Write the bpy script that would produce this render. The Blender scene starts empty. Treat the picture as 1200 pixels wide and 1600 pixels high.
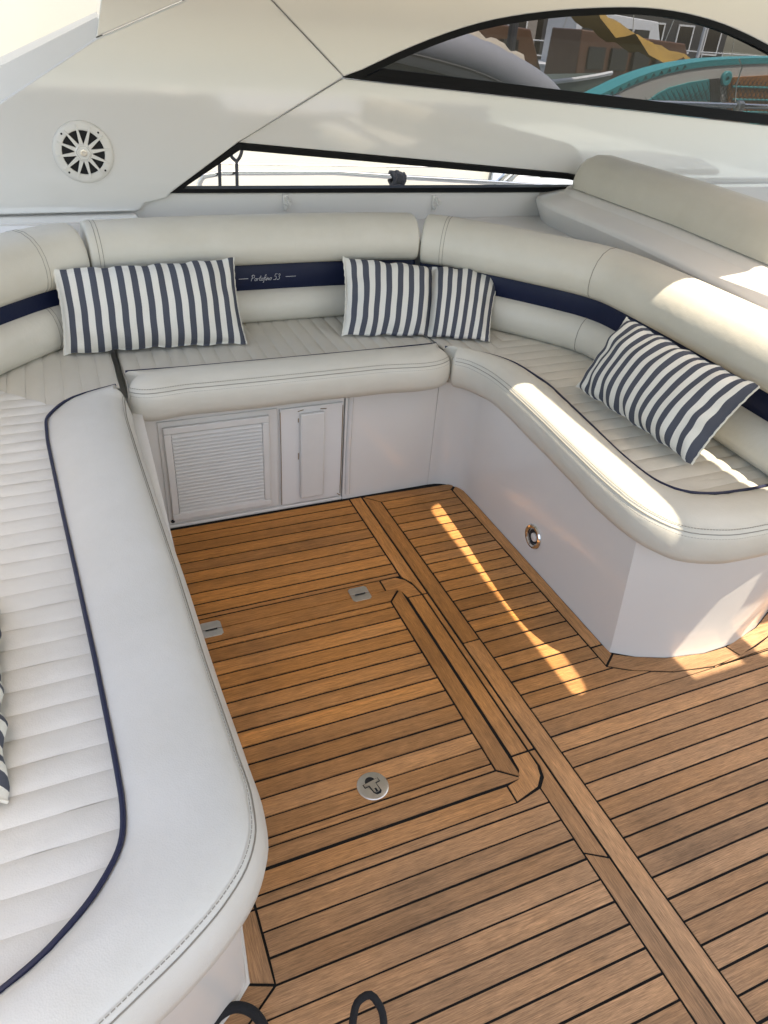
import bpy, math, random
import numpy as np
from mathutils import Vector, Matrix
random.seed(7); np.random.seed(7)
scn = bpy.context.scene
C = scn.collection

# ------------------------------------------------------------------ camera, sky, sun, exposure
cam_d = bpy.data.cameras.new('camera'); cam = bpy.data.objects.new('camera', cam_d); C.objects.link(cam)
cam_d.sensor_fit = 'VERTICAL'; cam_d.sensor_height = 24.0; cam_d.lens = 1136.0/1600.0*24.0
cam_d.clip_start = 0.02; cam_d.clip_end = 2000
cam.matrix_world = Matrix(((0.9209927, 0.16774712, -0.35161536, 0.0),
                           (-0.38427272, 0.53963133, -0.74908778, 0.0),
                           (0.06408535, 0.82502056, 0.56145715, 1.5),
                           (0, 0, 0, 1)))
scn.camera = cam
SUN = Vector((0.18, -0.34, 1.0))            # towards the sun
w = bpy.data.worlds.new('World'); scn.world = w; w.use_nodes = True
nt = w.node_tree; bg = nt.nodes['Background']
sk = nt.nodes.new('ShaderNodeTexSky'); sk.sky_type = 'NISHITA'; sk.sun_disc = False
sk.sun_elevation = math.atan2(SUN.z, math.hypot(SUN.x, SUN.y)); sk.sun_rotation = math.atan2(SUN.x, SUN.y)
sk.air_density = 1.0; sk.dust_density = 2.0
nt.links.new(sk.outputs[0], bg.inputs[0]); bg.inputs[1].default_value = 0.15
sd = bpy.data.lights.new('sun', 'SUN'); sd.energy = 2.4; sd.angle = math.radians(0.45); sd.color = (1.0, 0.985, 0.96)
so = bpy.data.objects.new('sun', sd); C.objects.link(so); so.rotation_euler = SUN.to_track_quat('Z', 'Y').to_euler(); so.location = (0, 0, 20)
vs = scn.view_settings; vs.view_transform = 'Standard'; vs.look = 'None'; vs.gamma = 1.0; vs.exposure = 2.03; vs.use_white_balance = True; vs.white_balance_temperature = 8000; vs.white_balance_tint = 10; vs.use_curve_mapping = False

# ------------------------------------------------------------------ materials
def new_mat(name):
    m = bpy.data.materials.new(name); m.use_nodes = True
    return m, m.node_tree, m.node_tree.nodes['Principled BSDF']
def mat(name, col, rough=0.5, metal=0.0, bump=0.0, bscale=200, vary=0.0, vscale=6, coat=0.0, spec=0.5, rvary=0.0):
    m, t, b = new_mat(name)
    b.inputs['Base Color'].default_value = (*col, 1); b.inputs['Roughness'].default_value = rough
    b.inputs['Metallic'].default_value = metal; b.inputs['Coat Weight'].default_value = coat
    b.inputs['Coat Roughness'].default_value = 0.06; b.inputs['Specular IOR Level'].default_value = spec
    tc = t.nodes.new('ShaderNodeNewGeometry')
    if vary > 0 or rvary > 0:
        n = t.nodes.new('ShaderNodeTexNoise'); n.inputs['Scale'].default_value = vscale; n.inputs['Detail'].default_value = 5
        t.links.new(tc.outputs['Position'], n.inputs['Vector'])
        if vary > 0:
            mx = t.nodes.new('ShaderNodeMix'); mx.data_type = 'RGBA'
            mx.inputs[6].default_value = (*[c*(1-vary) for c in col], 1); mx.inputs[7].default_value = (*[min(1, c*(1+vary*0.5)) for c in col], 1)
            t.links.new(n.outputs[0], mx.inputs[0]); t.links.new(mx.outputs[2], b.inputs['Base Color'])
        if rvary > 0:
            mr = t.nodes.new('ShaderNodeMapRange'); mr.inputs[1].default_value = .3; mr.inputs[2].default_value = .7
            mr.inputs[3].default_value = max(.02, rough-rvary); mr.inputs[4].default_value = rough+rvary
            t.links.new(n.outputs[0], mr.inputs[0]); t.links.new(mr.outputs[0], b.inputs['Roughness'])
    if bump > 0:
        n2 = t.nodes.new('ShaderNodeTexNoise'); n2.inputs['Scale'].default_value = bscale; n2.inputs['Detail'].default_value = 3
        t.links.new(tc.outputs['Position'], n2.inputs['Vector'])
        bp = t.nodes.new('ShaderNodeBump'); bp.inputs['Strength'].default_value = bump; bp.inputs['Distance'].default_value = 0.002
        t.links.new(n2.outputs[0], bp.inputs['Height']); t.links.new(bp.outputs[0], b.inputs['Normal'])
    return m
def vinyl(name, col, rough=.42, spec=.5):
    # pebbled upholstery vinyl: fine grain plus broad soft undulation and light soiling
    m, t, b = new_mat(name)
    b.inputs['Specular IOR Level'].default_value = spec
    g = t.nodes.new('ShaderNodeNewGeometry')
    n = t.nodes.new('ShaderNodeTexNoise'); n.inputs['Scale'].default_value = 7; n.inputs['Detail'].default_value = 6; n.inputs['Roughness'].default_value = .65
    v = t.nodes.new('ShaderNodeTexVoronoi'); v.inputs['Scale'].default_value = 420
    n3 = t.nodes.new('ShaderNodeTexNoise'); n3.inputs['Scale'].default_value = 26; n3.inputs['Detail'].default_value = 3
    for k in (n, v, n3): t.links.new(g.outputs['Position'], k.inputs['Vector'])
    mx = t.nodes.new('ShaderNodeMix'); mx.data_type = 'RGBA'
    mx.inputs[6].default_value = (col[0]*.87, col[1]*.855, col[2]*.82, 1); mx.inputs[7].default_value = (*[min(1, c*1.04) for c in col], 1)
    t.links.new(n.outputs[0], mx.inputs[0]); t.links.new(mx.outputs[2], b.inputs['Base Color'])
    mr = t.nodes.new('ShaderNodeMapRange'); mr.inputs[1].default_value = .3; mr.inputs[2].default_value = .7; mr.inputs[3].default_value = rough-.07; mr.inputs[4].default_value = rough+.09
    t.links.new(n.outputs[0], mr.inputs[0]); t.links.new(mr.outputs[0], b.inputs['Roughness'])
    b1 = t.nodes.new('ShaderNodeBump'); b1.inputs['Strength'].default_value = .22; b1.inputs['Distance'].default_value = .001
    t.links.new(v.outputs['Distance'], b1.inputs['Height'])
    b2 = t.nodes.new('ShaderNodeBump'); b2.inputs['Strength'].default_value = .34; b2.inputs['Distance'].default_value = .004
    t.links.new(n3.outputs[0], b2.inputs['Height']); t.links.new(b1.outputs[0], b2.inputs['Normal'])
    t.links.new(b2.outputs[0], b.inputs['Normal'])
    return m
def teak(name, axis, warm=(.50, .205, .052), grey=(.45, .250, .128), y0=.45, y1=1.35):
    m, t, b = new_mat(name); L = t.links.new; N = t.nodes.new
    tc = N('ShaderNodeTexCoord'); oi = N('ShaderNodeObjectInfo'); g = N('ShaderNodeNewGeometry')
    mul = N('ShaderNodeMath'); mul.operation = 'MULTIPLY'; mul.inputs[1].default_value = 37.0; L(oi.outputs['Random'], mul.inputs[0])
    off = N('ShaderNodeVectorMath'); off.operation = 'ADD'; L(tc.outputs['Object'], off.inputs[0]); L(mul.outputs[0], off.inputs[1])
    def mapped(sx, sy):
        mp = N('ShaderNodeMapping'); L(off.outputs[0], mp.inputs[0])
        mp.inputs['Scale'].default_value = (sx, sy, 3) if axis == 'x' else (sy, sx, 3)
        return mp
    fine = N('ShaderNodeTexNoise'); fine.inputs['Scale'].default_value = 1; fine.inputs['Detail'].default_value = 6; fine.inputs['Roughness'].default_value = .7
    L(mapped(26, 680).outputs[0], fine.inputs['Vector'])
    broad = N('ShaderNodeTexNoise'); broad.inputs['Scale'].default_value = 1; broad.inputs['Detail'].default_value = 4; broad.inputs['Distortion'].default_value = .8
    L(mapped(2.0, 60).outputs[0], broad.inputs['Vector'])
    patch = N('ShaderNodeTexNoise'); patch.inputs['Scale'].default_value = 5; patch.inputs['Detail'].default_value = 5; L(g.outputs['Position'], patch.inputs['Vector'])
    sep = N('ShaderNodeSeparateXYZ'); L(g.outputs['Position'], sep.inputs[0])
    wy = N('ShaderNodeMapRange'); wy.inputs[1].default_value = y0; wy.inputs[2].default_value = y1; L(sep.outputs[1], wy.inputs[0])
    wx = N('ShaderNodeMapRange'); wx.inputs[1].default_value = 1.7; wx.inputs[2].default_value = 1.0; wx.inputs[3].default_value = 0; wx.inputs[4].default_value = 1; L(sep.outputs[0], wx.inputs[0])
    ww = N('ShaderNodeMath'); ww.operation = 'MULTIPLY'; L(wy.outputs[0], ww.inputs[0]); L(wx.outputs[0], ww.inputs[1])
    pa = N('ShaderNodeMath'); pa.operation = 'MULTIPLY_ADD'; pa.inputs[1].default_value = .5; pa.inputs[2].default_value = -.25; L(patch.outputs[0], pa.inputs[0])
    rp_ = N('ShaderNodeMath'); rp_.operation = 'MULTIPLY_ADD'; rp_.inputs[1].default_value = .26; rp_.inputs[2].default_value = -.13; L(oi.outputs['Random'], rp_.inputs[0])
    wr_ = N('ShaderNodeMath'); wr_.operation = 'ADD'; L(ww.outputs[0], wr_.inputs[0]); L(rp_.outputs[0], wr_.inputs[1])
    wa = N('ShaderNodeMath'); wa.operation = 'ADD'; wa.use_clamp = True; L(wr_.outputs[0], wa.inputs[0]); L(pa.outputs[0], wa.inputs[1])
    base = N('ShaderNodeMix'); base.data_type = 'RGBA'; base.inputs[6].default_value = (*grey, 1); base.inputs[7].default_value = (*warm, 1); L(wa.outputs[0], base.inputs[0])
    # grain
    r1 = N('ShaderNodeMapRange'); r1.inputs[1].default_value = .34; r1.inputs[2].default_value = .66; r1.inputs[3].default_value = .56; r1.inputs[4].default_value = 1.36; L(fine.outputs[0], r1.inputs[0])
    r2 = N('ShaderNodeMapRange'); r2.inputs[1].default_value = .3; r2.inputs[2].default_value = .7; r2.inputs[3].default_value = .84; r2.inputs[4].default_value = 1.14; L(broad.outputs[0], r2.inputs[0])
    r3 = N('ShaderNodeMapRange'); r3.inputs[3].default_value = .78; r3.inputs[4].default_value = 1.18; m7 = N('ShaderNodeMath'); m7.operation = 'MULTIPLY'; m7.inputs[1].default_value = 17.3; L(oi.outputs['Random'], m7.inputs[0])
    f7 = N('ShaderNodeMath'); f7.operation = 'FRACT'; L(m7.outputs[0], f7.inputs[0]); L(f7.outputs[0], r3.inputs[0])
    a = N('ShaderNodeMath'); a.operation = 'MULTIPLY'; L(r1.outputs[0], a.inputs[0]); L(r2.outputs[0], a.inputs[1])
    a2 = N('ShaderNodeMath'); a2.operation = 'MULTIPLY'; L(a.outputs[0], a2.inputs[0]); L(r3.outputs[0], a2.inputs[1])
    st_ = N('ShaderNodeTexNoise'); st_.inputs['Scale'].default_value = 2.6; st_.inputs['Detail'].default_value = 7; st_.inputs['Roughness'].default_value = .65; L(g.outputs['Position'], st_.inputs['Vector'])
    r4 = N('ShaderNodeMapRange'); r4.inputs[1].default_value = .30; r4.inputs[2].default_value = .52; r4.inputs[3].default_value = .70; r4.inputs[4].default_value = 1.0; L(st_.outputs[0], r4.inputs[0])
    a3 = N('ShaderNodeMath'); a3.operation = 'MULTIPLY'; L(a2.outputs[0], a3.inputs[0]); L(r4.outputs[0], a3.inputs[1]); a2 = a3
    sc = N('ShaderNodeVectorMath'); sc.operation = 'SCALE'; L(base.outputs[2], sc.inputs[0]); L(a2.outputs[0], sc.inputs['Scale'])
    L(sc.outputs[0], b.inputs['Base Color'])
    b.inputs['Roughness'].default_value = .62; b.inputs['Specular IOR Level'].default_value = .35
    bp = N('ShaderNodeBump'); bp.inputs['Strength'].default_value = .35; bp.inputs['Distance'].default_value = .0012; L(fine.outputs[0], bp.inputs['Height']); L(bp.outputs[0], b.inputs['Normal'])
    return m
def stripes(name, n):
    m, t, b = new_mat(name); L = t.links.new; N = t.nodes.new
    uv = N('ShaderNodeTexCoord'); s = N('ShaderNodeSeparateXYZ'); L(uv.outputs['UV'], s.inputs[0])
    mu = N('ShaderNodeMath'); mu.operation = 'MULTIPLY'; mu.inputs[1].default_value = n; L(s.outputs[0], mu.inputs[0])
    fr = N('ShaderNodeMath'); fr.operation = 'FRACT'; L(mu.outputs[0], fr.inputs[0])
    gt = N('ShaderNodeMath'); gt.operation = 'GREATER_THAN'; gt.inputs[1].default_value = .5; L(fr.outputs[0], gt.inputs[0])
    g = N('ShaderNodeNewGeometry'); nz = N('ShaderNodeTexNoise'); nz.inputs['Scale'].default_value = 900; L(g.outputs['Position'], nz.inputs['Vector'])
    n2 = N('ShaderNodeTexNoise'); n2.inputs['Scale'].default_value = 18; L(g.outputs['Position'], n2.inputs['Vector'])
    mx = N('ShaderNodeMix'); mx.data_type = 'RGBA'; mx.inputs[6].default_value = (.69, .67, .605, 1); mx.inputs[7].default_value = (.074, .080, .100, 1); L(gt.outputs[0], mx.inputs[0])
    r = N('ShaderNodeMapRange'); r.inputs[3].default_value = .82; r.inputs[4].default_value = 1.16; L(nz.outputs[0], r.inputs[0])
    sc = N('ShaderNodeVectorMath'); sc.operation = 'SCALE'; L(mx.outputs[2], sc.inputs[0]); L(r.outputs[0], sc.inputs['Scale']); L(sc.outputs[0], b.inputs['Base Color'])
    b.inputs['Roughness'].default_value = .85; b.inputs['Specular IOR Level'].default_value = .2
    bp = N('ShaderNodeBump'); bp.inputs['Strength'].default_value = .2; bp.inputs['Distance'].default_value = .001; L(nz.outputs[0], bp.inputs['Height'])
    b2 = N('ShaderNodeBump'); b2.inputs['Strength'].default_value = .5; b2.inputs['Distance'].default_value = .006; L(n2.outputs[0], b2.inputs['Height']); L(bp.outputs[0], b2.inputs['Normal'])
    L(b2.outputs[0], b.inputs['Normal'])
    return m
def glass(name, tint):
    m = bpy.data.materials.new(name); m.use_nodes = True; t = m.node_tree; t.nodes.clear()
    o = t.nodes.new('ShaderNodeOutputMaterial'); tr = t.nodes.new('ShaderNodeBsdfTransparent'); gl = t.nodes.new('ShaderNodeBsdfGlossy')
    tr.inputs[0].default_value = (*tint, 1); gl.inputs['Roughness'].default_value = .01; gl.inputs[0].default_value = (.34, .36, .39, 1)
    fr = t.nodes.new('ShaderNodeFresnel'); ge = t.nodes.new('ShaderNodeNewGeometry'); mr = t.nodes.new('ShaderNodeMapRange'); mr.inputs[3].default_value = 1.5; mr.inputs[4].default_value = 1/1.5
    t.links.new(ge.outputs['Backfacing'], mr.inputs[0]); t.links.new(mr.outputs[0], fr.inputs[0]); mx = t.nodes.new('ShaderNodeMixShader')
    t.links.new(fr.outputs[0], mx.inputs[0]); t.links.new(tr.outputs[0], mx.inputs[1]); t.links.new(gl.outputs[0], mx.inputs[2]); t.links.new(mx.outputs[0], o.inputs[0])
    return m
M = dict(
    gel=mat('white_gelcoat', (.635, .617, .583), .07, coat=1.0, vary=.04, vscale=3, rvary=.02, bump=.10, bscale=2.2),
    gelb=mat('satin_gelcoat', (.68, .655, .61), .17, coat=.15, vary=.04, vscale=4, rvary=.05, bump=.03, bscale=3),
    gel2=mat('white_gelcoat_textured', (.68, .66, .625), .30, vary=.05, vscale=9, bump=.05, bscale=300),
    plastic=mat('white_plastic', (.64, .615, .57), .38, vary=.06, vscale=20),
    vinyl=vinyl('cream_vinyl', (.60, .572, .50)), vinyl_g=vinyl('pale_vinyl', (.60, .59, .555), .38),
    navy=vinyl('navy_vinyl', (.003, .008, .034), .5, .28), pipe=mat('navy_piping', (.006, .010, .04), .5),
    thread=mat('grey_thread', (.27, .25, .21), .8), thread_l=mat('pale_thread', (.55, .51, .44), .8), silver=mat('silver_embroidery', (.55, .55, .55), .5),
    teakx=teak('teak_fore_aft', 'x'), teaky=teak('teak_athwart', 'y'),
    caulk=mat('black_caulking', (.010, .009, .008), .8, spec=.2, bump=.2, bscale=80),
    steel=mat('brushed_steel', (.60, .57, .52), .33, 1.0, vary=.2, vscale=60, bump=.05, bscale=400),
    chrome=mat('polished_steel', (.75, .74, .72), .10, 1.0),
    dark=mat('black_parts_and_shade', (.006, .006, .007), .8), rubber=mat('black_window_rubber', (.004, .004, .0045), .6, spec=.15),  # dark: black parts, also the painted shade of latch and hinge recesses
    rope=mat('black_rope', (.008, .008, .009), .9, bump=.6, bscale=350), rope_g=mat('charcoal_rope', (.05, .052, .06), .9, bump=.6, bscale=250),
    stain=mat('rust_stain', (.26, .17, .09), .8, vary=.5, vscale=60), lens=mat('frosted_lens', (.62, .60, .56), .3),
    tint=glass('tinted_glass', (.41, .42, .44)), clear=glass('clear_glass', (.94, .95, .95)),
    cabin=mat('cream_cabin_side', (.42, .41, .36), .7, vary=.22, vscale=1.5, bump=.5, bscale=9), hull=mat('cream_hull', (.62, .62, .57), .3, vary=.10, vscale=2.5), hull_b=mat('grey_blue_hull', (.55, .60, .66), .3, vary=.05),
    wet=mat('sea_water', (.012, .035, .045), .08, bump=.6, bscale=3),
    dink=mat('grey_hypalon', (.30, .31, .34), .6, bump=.3, bscale=260, vary=.1, vscale=30), canvas=mat('beige_canvas', (.55, .48, .38), .9, bump=.4, bscale=120, vary=.25, vscale=14),
    teal=mat('teal_board', (.03, .36, .38), .45, vary=.08, vscale=30), board=mat('pale_board', (.62, .60, .56), .6, bump=.3, bscale=260), teal_pad=mat('teal_deck_pad', (.02, .30, .32), .7),
    charcoal=mat('charcoal_trim', (.03, .033, .04), .7), rust=mat('rust_orange_pad', (.38, .14, .035), .8, vary=.2, vscale=20),
    yellow=mat('yellow_tarp', (.42, .25, .05), .85, vary=.5, vscale=1.8, bump=.6, bscale=5), brown=mat('varnished_wood', (.13, .06, .03), .4, vary=.3, vscale=4),
    stone=mat('quay_stone', (.26, .24, .21), .9, vary=.25, vscale=1.2), grey=mat('grey_paint', (.045, .047, .05), .5, vary=.1), red=mat('red_sign', (.45, .03, .04), .5),
    white=mat('white_paint', (.75, .75, .74), .4, vary=.06, vscale=1), winglass=mat('dark_window_glass', (.015, .018, .022), .06), olive=mat('olive_green_paint', (.10, .13, .11), .5, vary=.2, vscale=2), wall=mat('pale_render', (.34, .30, .26), .9, vary=.15, vscale=.7),
)
P14 = stripes('blue_striped_cotton', 14)
P15 = stripes('navy_striped_cotton', 15)

# ------------------------------------------------------------------ mesh helpers
class MB:
    def __init__(s): s.v = []; s.f = []; s.uv = None
    def add(s, vs, fs):
        o = len(s.v); s.v += [tuple(map(float, p)) for p in vs]; s.f += [tuple(i+o for i in f) for f in fs]; return s
    def box(s, a, b):
        x0, y0, z0 = a; x1, y1, z1 = b
        return s.add([(x0,y0,z0),(x1,y0,z0),(x1,y1,z0),(x0,y1,z0),(x0,y0,z1),(x1,y0,z1),(x1,y1,z1),(x0,y1,z1)],
                     [(0,3,2,1),(4,5,6,7),(0,1,5,4),(1,2,6,5),(2,3,7,6),(3,0,4,7)])
    def prism(s, bottom, top):
        n = len(bottom)
        return s.add(list(bottom)+list(top), [tuple(range(n))[::-1], tuple(range(n, 2*n))]+[(i, (i+1) % n, n+(i+1) % n, n+i) for i in range(n)])
    def loft(s, rings, closed=False, caps=False):
        n = len(rings[0]); fs = []
        for i in range(len(rings)-1):
            for j in range(n if closed else n-1):
                k = (j+1) % n; fs.append((i*n+j, i*n+k, (i+1)*n+k, (i+1)*n+j))
        if caps: fs += [tuple(range(n))[::-1], tuple(range((len(rings)-1)*n, len(rings)*n))]
        return s.add([p for r in rings for p in r], fs)
    def ribbon(s, lines): return s.loft([list(r) for r in zip(*lines)], closed=True, caps=True)
    def tube(s, pts, r, n=8, caps=True):
        P = [Vector(p) for p in pts]; rr = r if hasattr(r, '__len__') else [r]*len(P); rings = []; u = None
        for i, p in enumerate(P):
            t = (P[min(i+1, len(P)-1)]-P[max(i-1, 0)]).normalized()
            if u is None: u = t.orthogonal().normalized()
            else: u = (u-t*u.dot(t)).normalized()
            v = t.cross(u)
            rings.append([p+(u*math.cos(2*math.pi*k/n)+v*math.sin(2*math.pi*k/n))*rr[i] for k in range(n)])
        return s.loft(rings, closed=True, caps=caps)
    def lathe(s, o, ax, prof, n=32):
        ax = Vector(ax).normalized(); u = ax.orthogonal().normalized(); v = ax.cross(u); o = Vector(o)
        return s.loft([[o+ax*h+(u*math.cos(2*math.pi*k/n)+v*math.sin(2*math.pi*k/n))*r for k in range(n)] for r, h in prof], closed=True, caps=True)
    def build(s, name, m, parent=None, smooth=35, bevel=0, kind=None):
        V = np.array(s.v); c = (V.min(0)+V.max(0))/2
        me = bpy.data.meshes.new(name); me.from_pydata((V-c).tolist(), [], s.f)
        import bmesh
        bm = bmesh.new(); bm.from_mesh(me); bmesh.ops.recalc_face_normals(bm, faces=bm.faces); bm.to_mesh(me); bm.free()
        if smooth:
            me.polygons.foreach_set('use_smooth', [True]*len(me.polygons)); me.set_sharp_from_angle(angle=math.radians(smooth))
        me.materials.append(m)
        o = bpy.data.objects.new(name, me); C.objects.link(o)
        o.location = Vector(c) if parent is None else Vector(c)-world_loc(parent)
        if parent is not None: o.parent = parent
        if bevel:
            b = o.modifiers.new('bevel', 'BEVEL'); b.width = bevel; b.segments = 3; b.limit_method = 'ANGLE'; b.angle_limit = math.radians(30); b.harden_normals = False
        if kind: o['kind'] = kind
        return o
def world_loc(o):
    l = Vector(o.location)
    while o.parent is not None: o = o.parent; l += Vector(o.location)
    return l
def tag(o, label, cat, group=None):
    o['label'] = label; o['category'] = cat
    if group: o['group'] = group
    return o
def thing(name, label, cat, loc, group=None):
    o = bpy.data.objects.new(name, None); C.objects.link(o); o.location = loc; o.empty_display_size = .1
    return tag(o, label, cat, group)
def spline(pts, n):
    P = np.array(pts, float); d = np.r_[0, np.cumsum(np.linalg.norm(np.diff(P, axis=0), axis=1))]
    t = np.linspace(0, d[-1], n); out = []
    # centripetal-free Hermite with finite-difference tangents
    T = np.gradient(P, d, axis=0)
    for x in t:
        i = min(max(np.searchsorted(d, x)-1, 0), len(P)-2); h = d[i+1]-d[i]; s = (x-d[i])/h
        out.append((2*s**3-3*s**2+1)*P[i]+(s**3-2*s**2+s)*h*T[i]+(-2*s**3+3*s**2)*P[i+1]+(s**3-s**2)*h*T[i+1])
    return np.array(out)
def inset(poly, d):
    n = len(poly); A = sum(poly[i][0]*poly[(i+1) % n][1]-poly[(i+1) % n][0]*poly[i][1] for i in range(n))
    sg = 1 if A > 0 else -1; out = []
    for i in range(n):
        p0, p1, p2 = [Vector(poly[k % n][:2]) for k in (i-1, i, i+1)]
        e1 = (p1-p0).normalized(); e2 = (p2-p1).normalized()
        n1 = Vector((-e1.y, e1.x))*sg; n2 = Vector((-e2.y, e2.x))*sg; b = (n1+n2)
        b = b.normalized() if b.length > 1e-6 else n1
        out.append(p1+b*(d/max(.45, b.dot(n1))))
    return out
def flat_y(poly_xz, y0, y1):            # prism from an outline in the x-z plane
    return MB().prism([(x, y0, z) for x, z in poly_xz], [(x, y1, z) for x, z in poly_xz])

# ------------------------------------------------------------------ deck
deck = MB().box((-2.6, -2.6, -.08), (4.6, 2.4, -.0022)).build('deck', M['caulk'], kind='structure')
SEAM = .0028
def plank(poly, axis='x', parent=None, name='plank', z=0.0):
    q = inset(poly, .0034 if sum(p[1] for p in poly)/len(poly) > 1.0 else .0027); dz = random.uniform(-.0005, .0005)+z; q = [p+Vector((random.uniform(-.0004, .0004), random.uniform(-.0006, .0006))) for p in q]
    return MB().prism([(p.x, p.y, z-.018) for p in q], [(p.x, p.y, dz) for p in q]).build(name, M['teakx' if axis == 'x' else 'teaky'], parent or deck, smooth=0)
def rect(x0, x1, y0, y1): return [(x0, y0), (x1, y0), (x1, y1), (x0, y1)]
DX = lambda y: max(-.9, .143-max(0, .617-y)*1.38)       # outer edge of the slanted border by the left seat
# far left field
ys = [2.118, 2.074, 2.026, 1.975, 1.922, 1.869, 1.816, 1.763, 1.711, 1.662, 1.643]
for a, b in zip(ys[1:], ys[:-1]): plank(rect(.07, .847, a, b))
# left field nearest the camera
plank([(.143, .765), (.847, .765), (.847, .806), (.774, .79), (.143, .79)])
ys = [.765]+[.765-.0497*k for k in range(1, 34)]
for a, b in zip(ys[1:], ys[:-1]): plank(rect(.143, .847, a, b) if a > .617 else [(DX(a), a), (.847, a), (.847, b), (DX(b), b)])
# long border either side of the centre joint
plank([(.847, 2.12), (.847, 1.638), (.868, 1.602), (.877, 1.538), (.8965, 1.538), (.8965, 2.12)], 'y')
plank([(.877, .907), (.8965, .907), (.8965, 1.538), (.877, 1.538)], 'y')
plank([(.8965, .907), (.877, .907), (.879, .86), (.871, .83), (.847, .806), (.847, .63), (.8965, .60)], 'y')
plank([(.847, .63), (.847, -.9), (.8965, -.9), (.8965, .60)], 'y')
plank([(.8975, 2.12), (.8975, 1.30), (.955, 1.30), (.955, 2.066)], 'y')
plank([(.8975, 1.30), (.8975, -.9), (.955, -.9), (.955, 1.30)], 'y')
# right field
def basecurve_x(y, right=False):
    pts = [(1.252, 1.081), (1.319, 1.04), (1.428, .997), (1.557, .974), (1.668, .981), (1.812, 1.015), (2.0, 1.085), (2.3, 1.21), (2.8, 1.45)]
    seg = pts[3:] if right else pts[:4][::-1]
    return float(np.interp(y, [p[1] for p in seg], [p[0] for p in seg]))
plank([(.955, 2.066), (1.25, 2.066), (1.292, 2.106), (.9, 2.118)])
top = 2.066; ys = [2.066, 2.013]
while ys[-1]-.0487 > 1.22: ys.append(ys[-1]-.0487)
ys[-1] = 1.22
ys += [1.22-.0494*k for k in range(1, 44)]
for a, b in zip(ys[1:], ys[:-1]):
    if a >= 1.085: plank(rect(.955, 1.252, a, b))
    elif b <= .974: plank(rect(.955, 3.6, a, b))
    else:
        bb = min(b, 1.081); aa = max(a, .975)
        L = [(.955, a)]
        if a < .974: L += [(1.557, a), (1.557, .974)]
        else: L += [(basecurve_x(a), a)]
        L += [(basecurve_x((aa+bb)/2), (aa+bb)/2), (basecurve_x(bb), b if b <= 1.081 else 1.081), (basecurve_x(bb), b), (.955, b)]
        LL = []
        for p in L:
            if not LL or (Vector(p)-Vector(LL[-1])).length > .004: LL.append(p)
        plank(LL)
    if a < 1.45 and b > .975:
        aa = max(a, .975)
        if a < .974: plank([(1.557, a), (3.6, a), (3.6, b), (basecurve_x(b, True), b), (basecurve_x((aa+b)/2, True), (aa+b)/2), (1.557, .974)])
        else: plank([(basecurve_x(a, True), a), (3.6, a), (3.6, b), (basecurve_x(b, True), b)])
# border planks around the foot of the right seat
BASE_R = [(1.296, 1.128), (1.36, 1.086), (1.443, 1.053), (1.568, 1.030), (1.685, 1.032), (1.809, 1.063), (1.91, 1.107), (2.1, 1.2), (2.5, 1.39)]
plank([(1.252, 2.062), (1.252, 1.16), (1.296, 1.16), (1.296, 2.106)], 'y')
plank([(1.252, 1.16), (1.25, 1.081), (1.30, 1.118), (1.296, 1.16)], 'y')
def curved_plank(i0, i1, outer, inner):
    plank(list(outer)+list(inner)[::-1])
curved_plank(0, 0, [(1.25, 1.081), (1.319, 1.04), (1.428, .997), (1.557, .974), (1.668, .981)], [(1.30, 1.118), (1.36, 1.086), (1.443, 1.053), (1.568, 1.030), (1.652, 1.029)])
curved_plank(0, 0, [(1.668, .981), (1.812, 1.015), (2.0, 1.085), (2.3, 1.21)], [(1.652, 1.029), (1.809, 1.063), (1.91, 1.107), (2.28, 1.285)])
# border along the foot of the left seat
plank([(.105, .765), (.092, .637), (.143, .617), (.143, .765)], 'y')
plank([(.092, .637), (-.50, .225), (-.45, .187), (.143, .617)])
plank([(.105, .765), (.143, .765), (.128, .84), (.1, .84)], 'y')

# floor hatch frame (fixed) and the hatch itself
plank([(.19, 1.643), (.774, 1.643), (.774, 1.5885), (.19, 1.5885)])
plank([(.774, 1.643), (.83, 1.643), (.856, 1.622), (.871, 1.588), (.877, 1.538), (.826, 1.538), (.820, 1.566), (.803, 1.5845), (.774, 1.5885)])
plank([(.826, 1.538), (.877, 1.538), (.877, .907), (.826, .907)], 'y')
plank([(.826, .907), (.877, .907), (.877, .862), (.868, .833), (.845, .808), (.774, .79), (.774, .838), (.808, .845), (.824, .868)], 'y')
plank([(.128, .838), (.774, .838), (.774, .79), (.143, .79)])
hatch = thing('floor_hatch', 'square teak hatch in the cockpit floor with two hinges and a round latch', 'hatch', (.5, 1.2, 0))
ys = [1.537, 1.511, 1.459, 1.408, 1.357, 1.306, 1.255, 1.205, 1.155, 1.104, 1.052, 1.003, .954, .905, .884]
for a, b in zip(ys[1:], ys[:-1]): plank(rect(.112, .769, a, b), parent=hatch, z=.001)
plank([(.112, 1.5905), (.822, 1.5905), (.769, 1.537), (.112, 1.537)], parent=hatch, z=.001)
plank([(.822, 1.589), (.769, 1.537), (.769, .886), (.822, .842)], 'y', parent=hatch, z=.001)
plank([(.135, .884), (.769, .884), (.822, .842), (.135, .841)], parent=hatch, z=.001)
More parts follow.
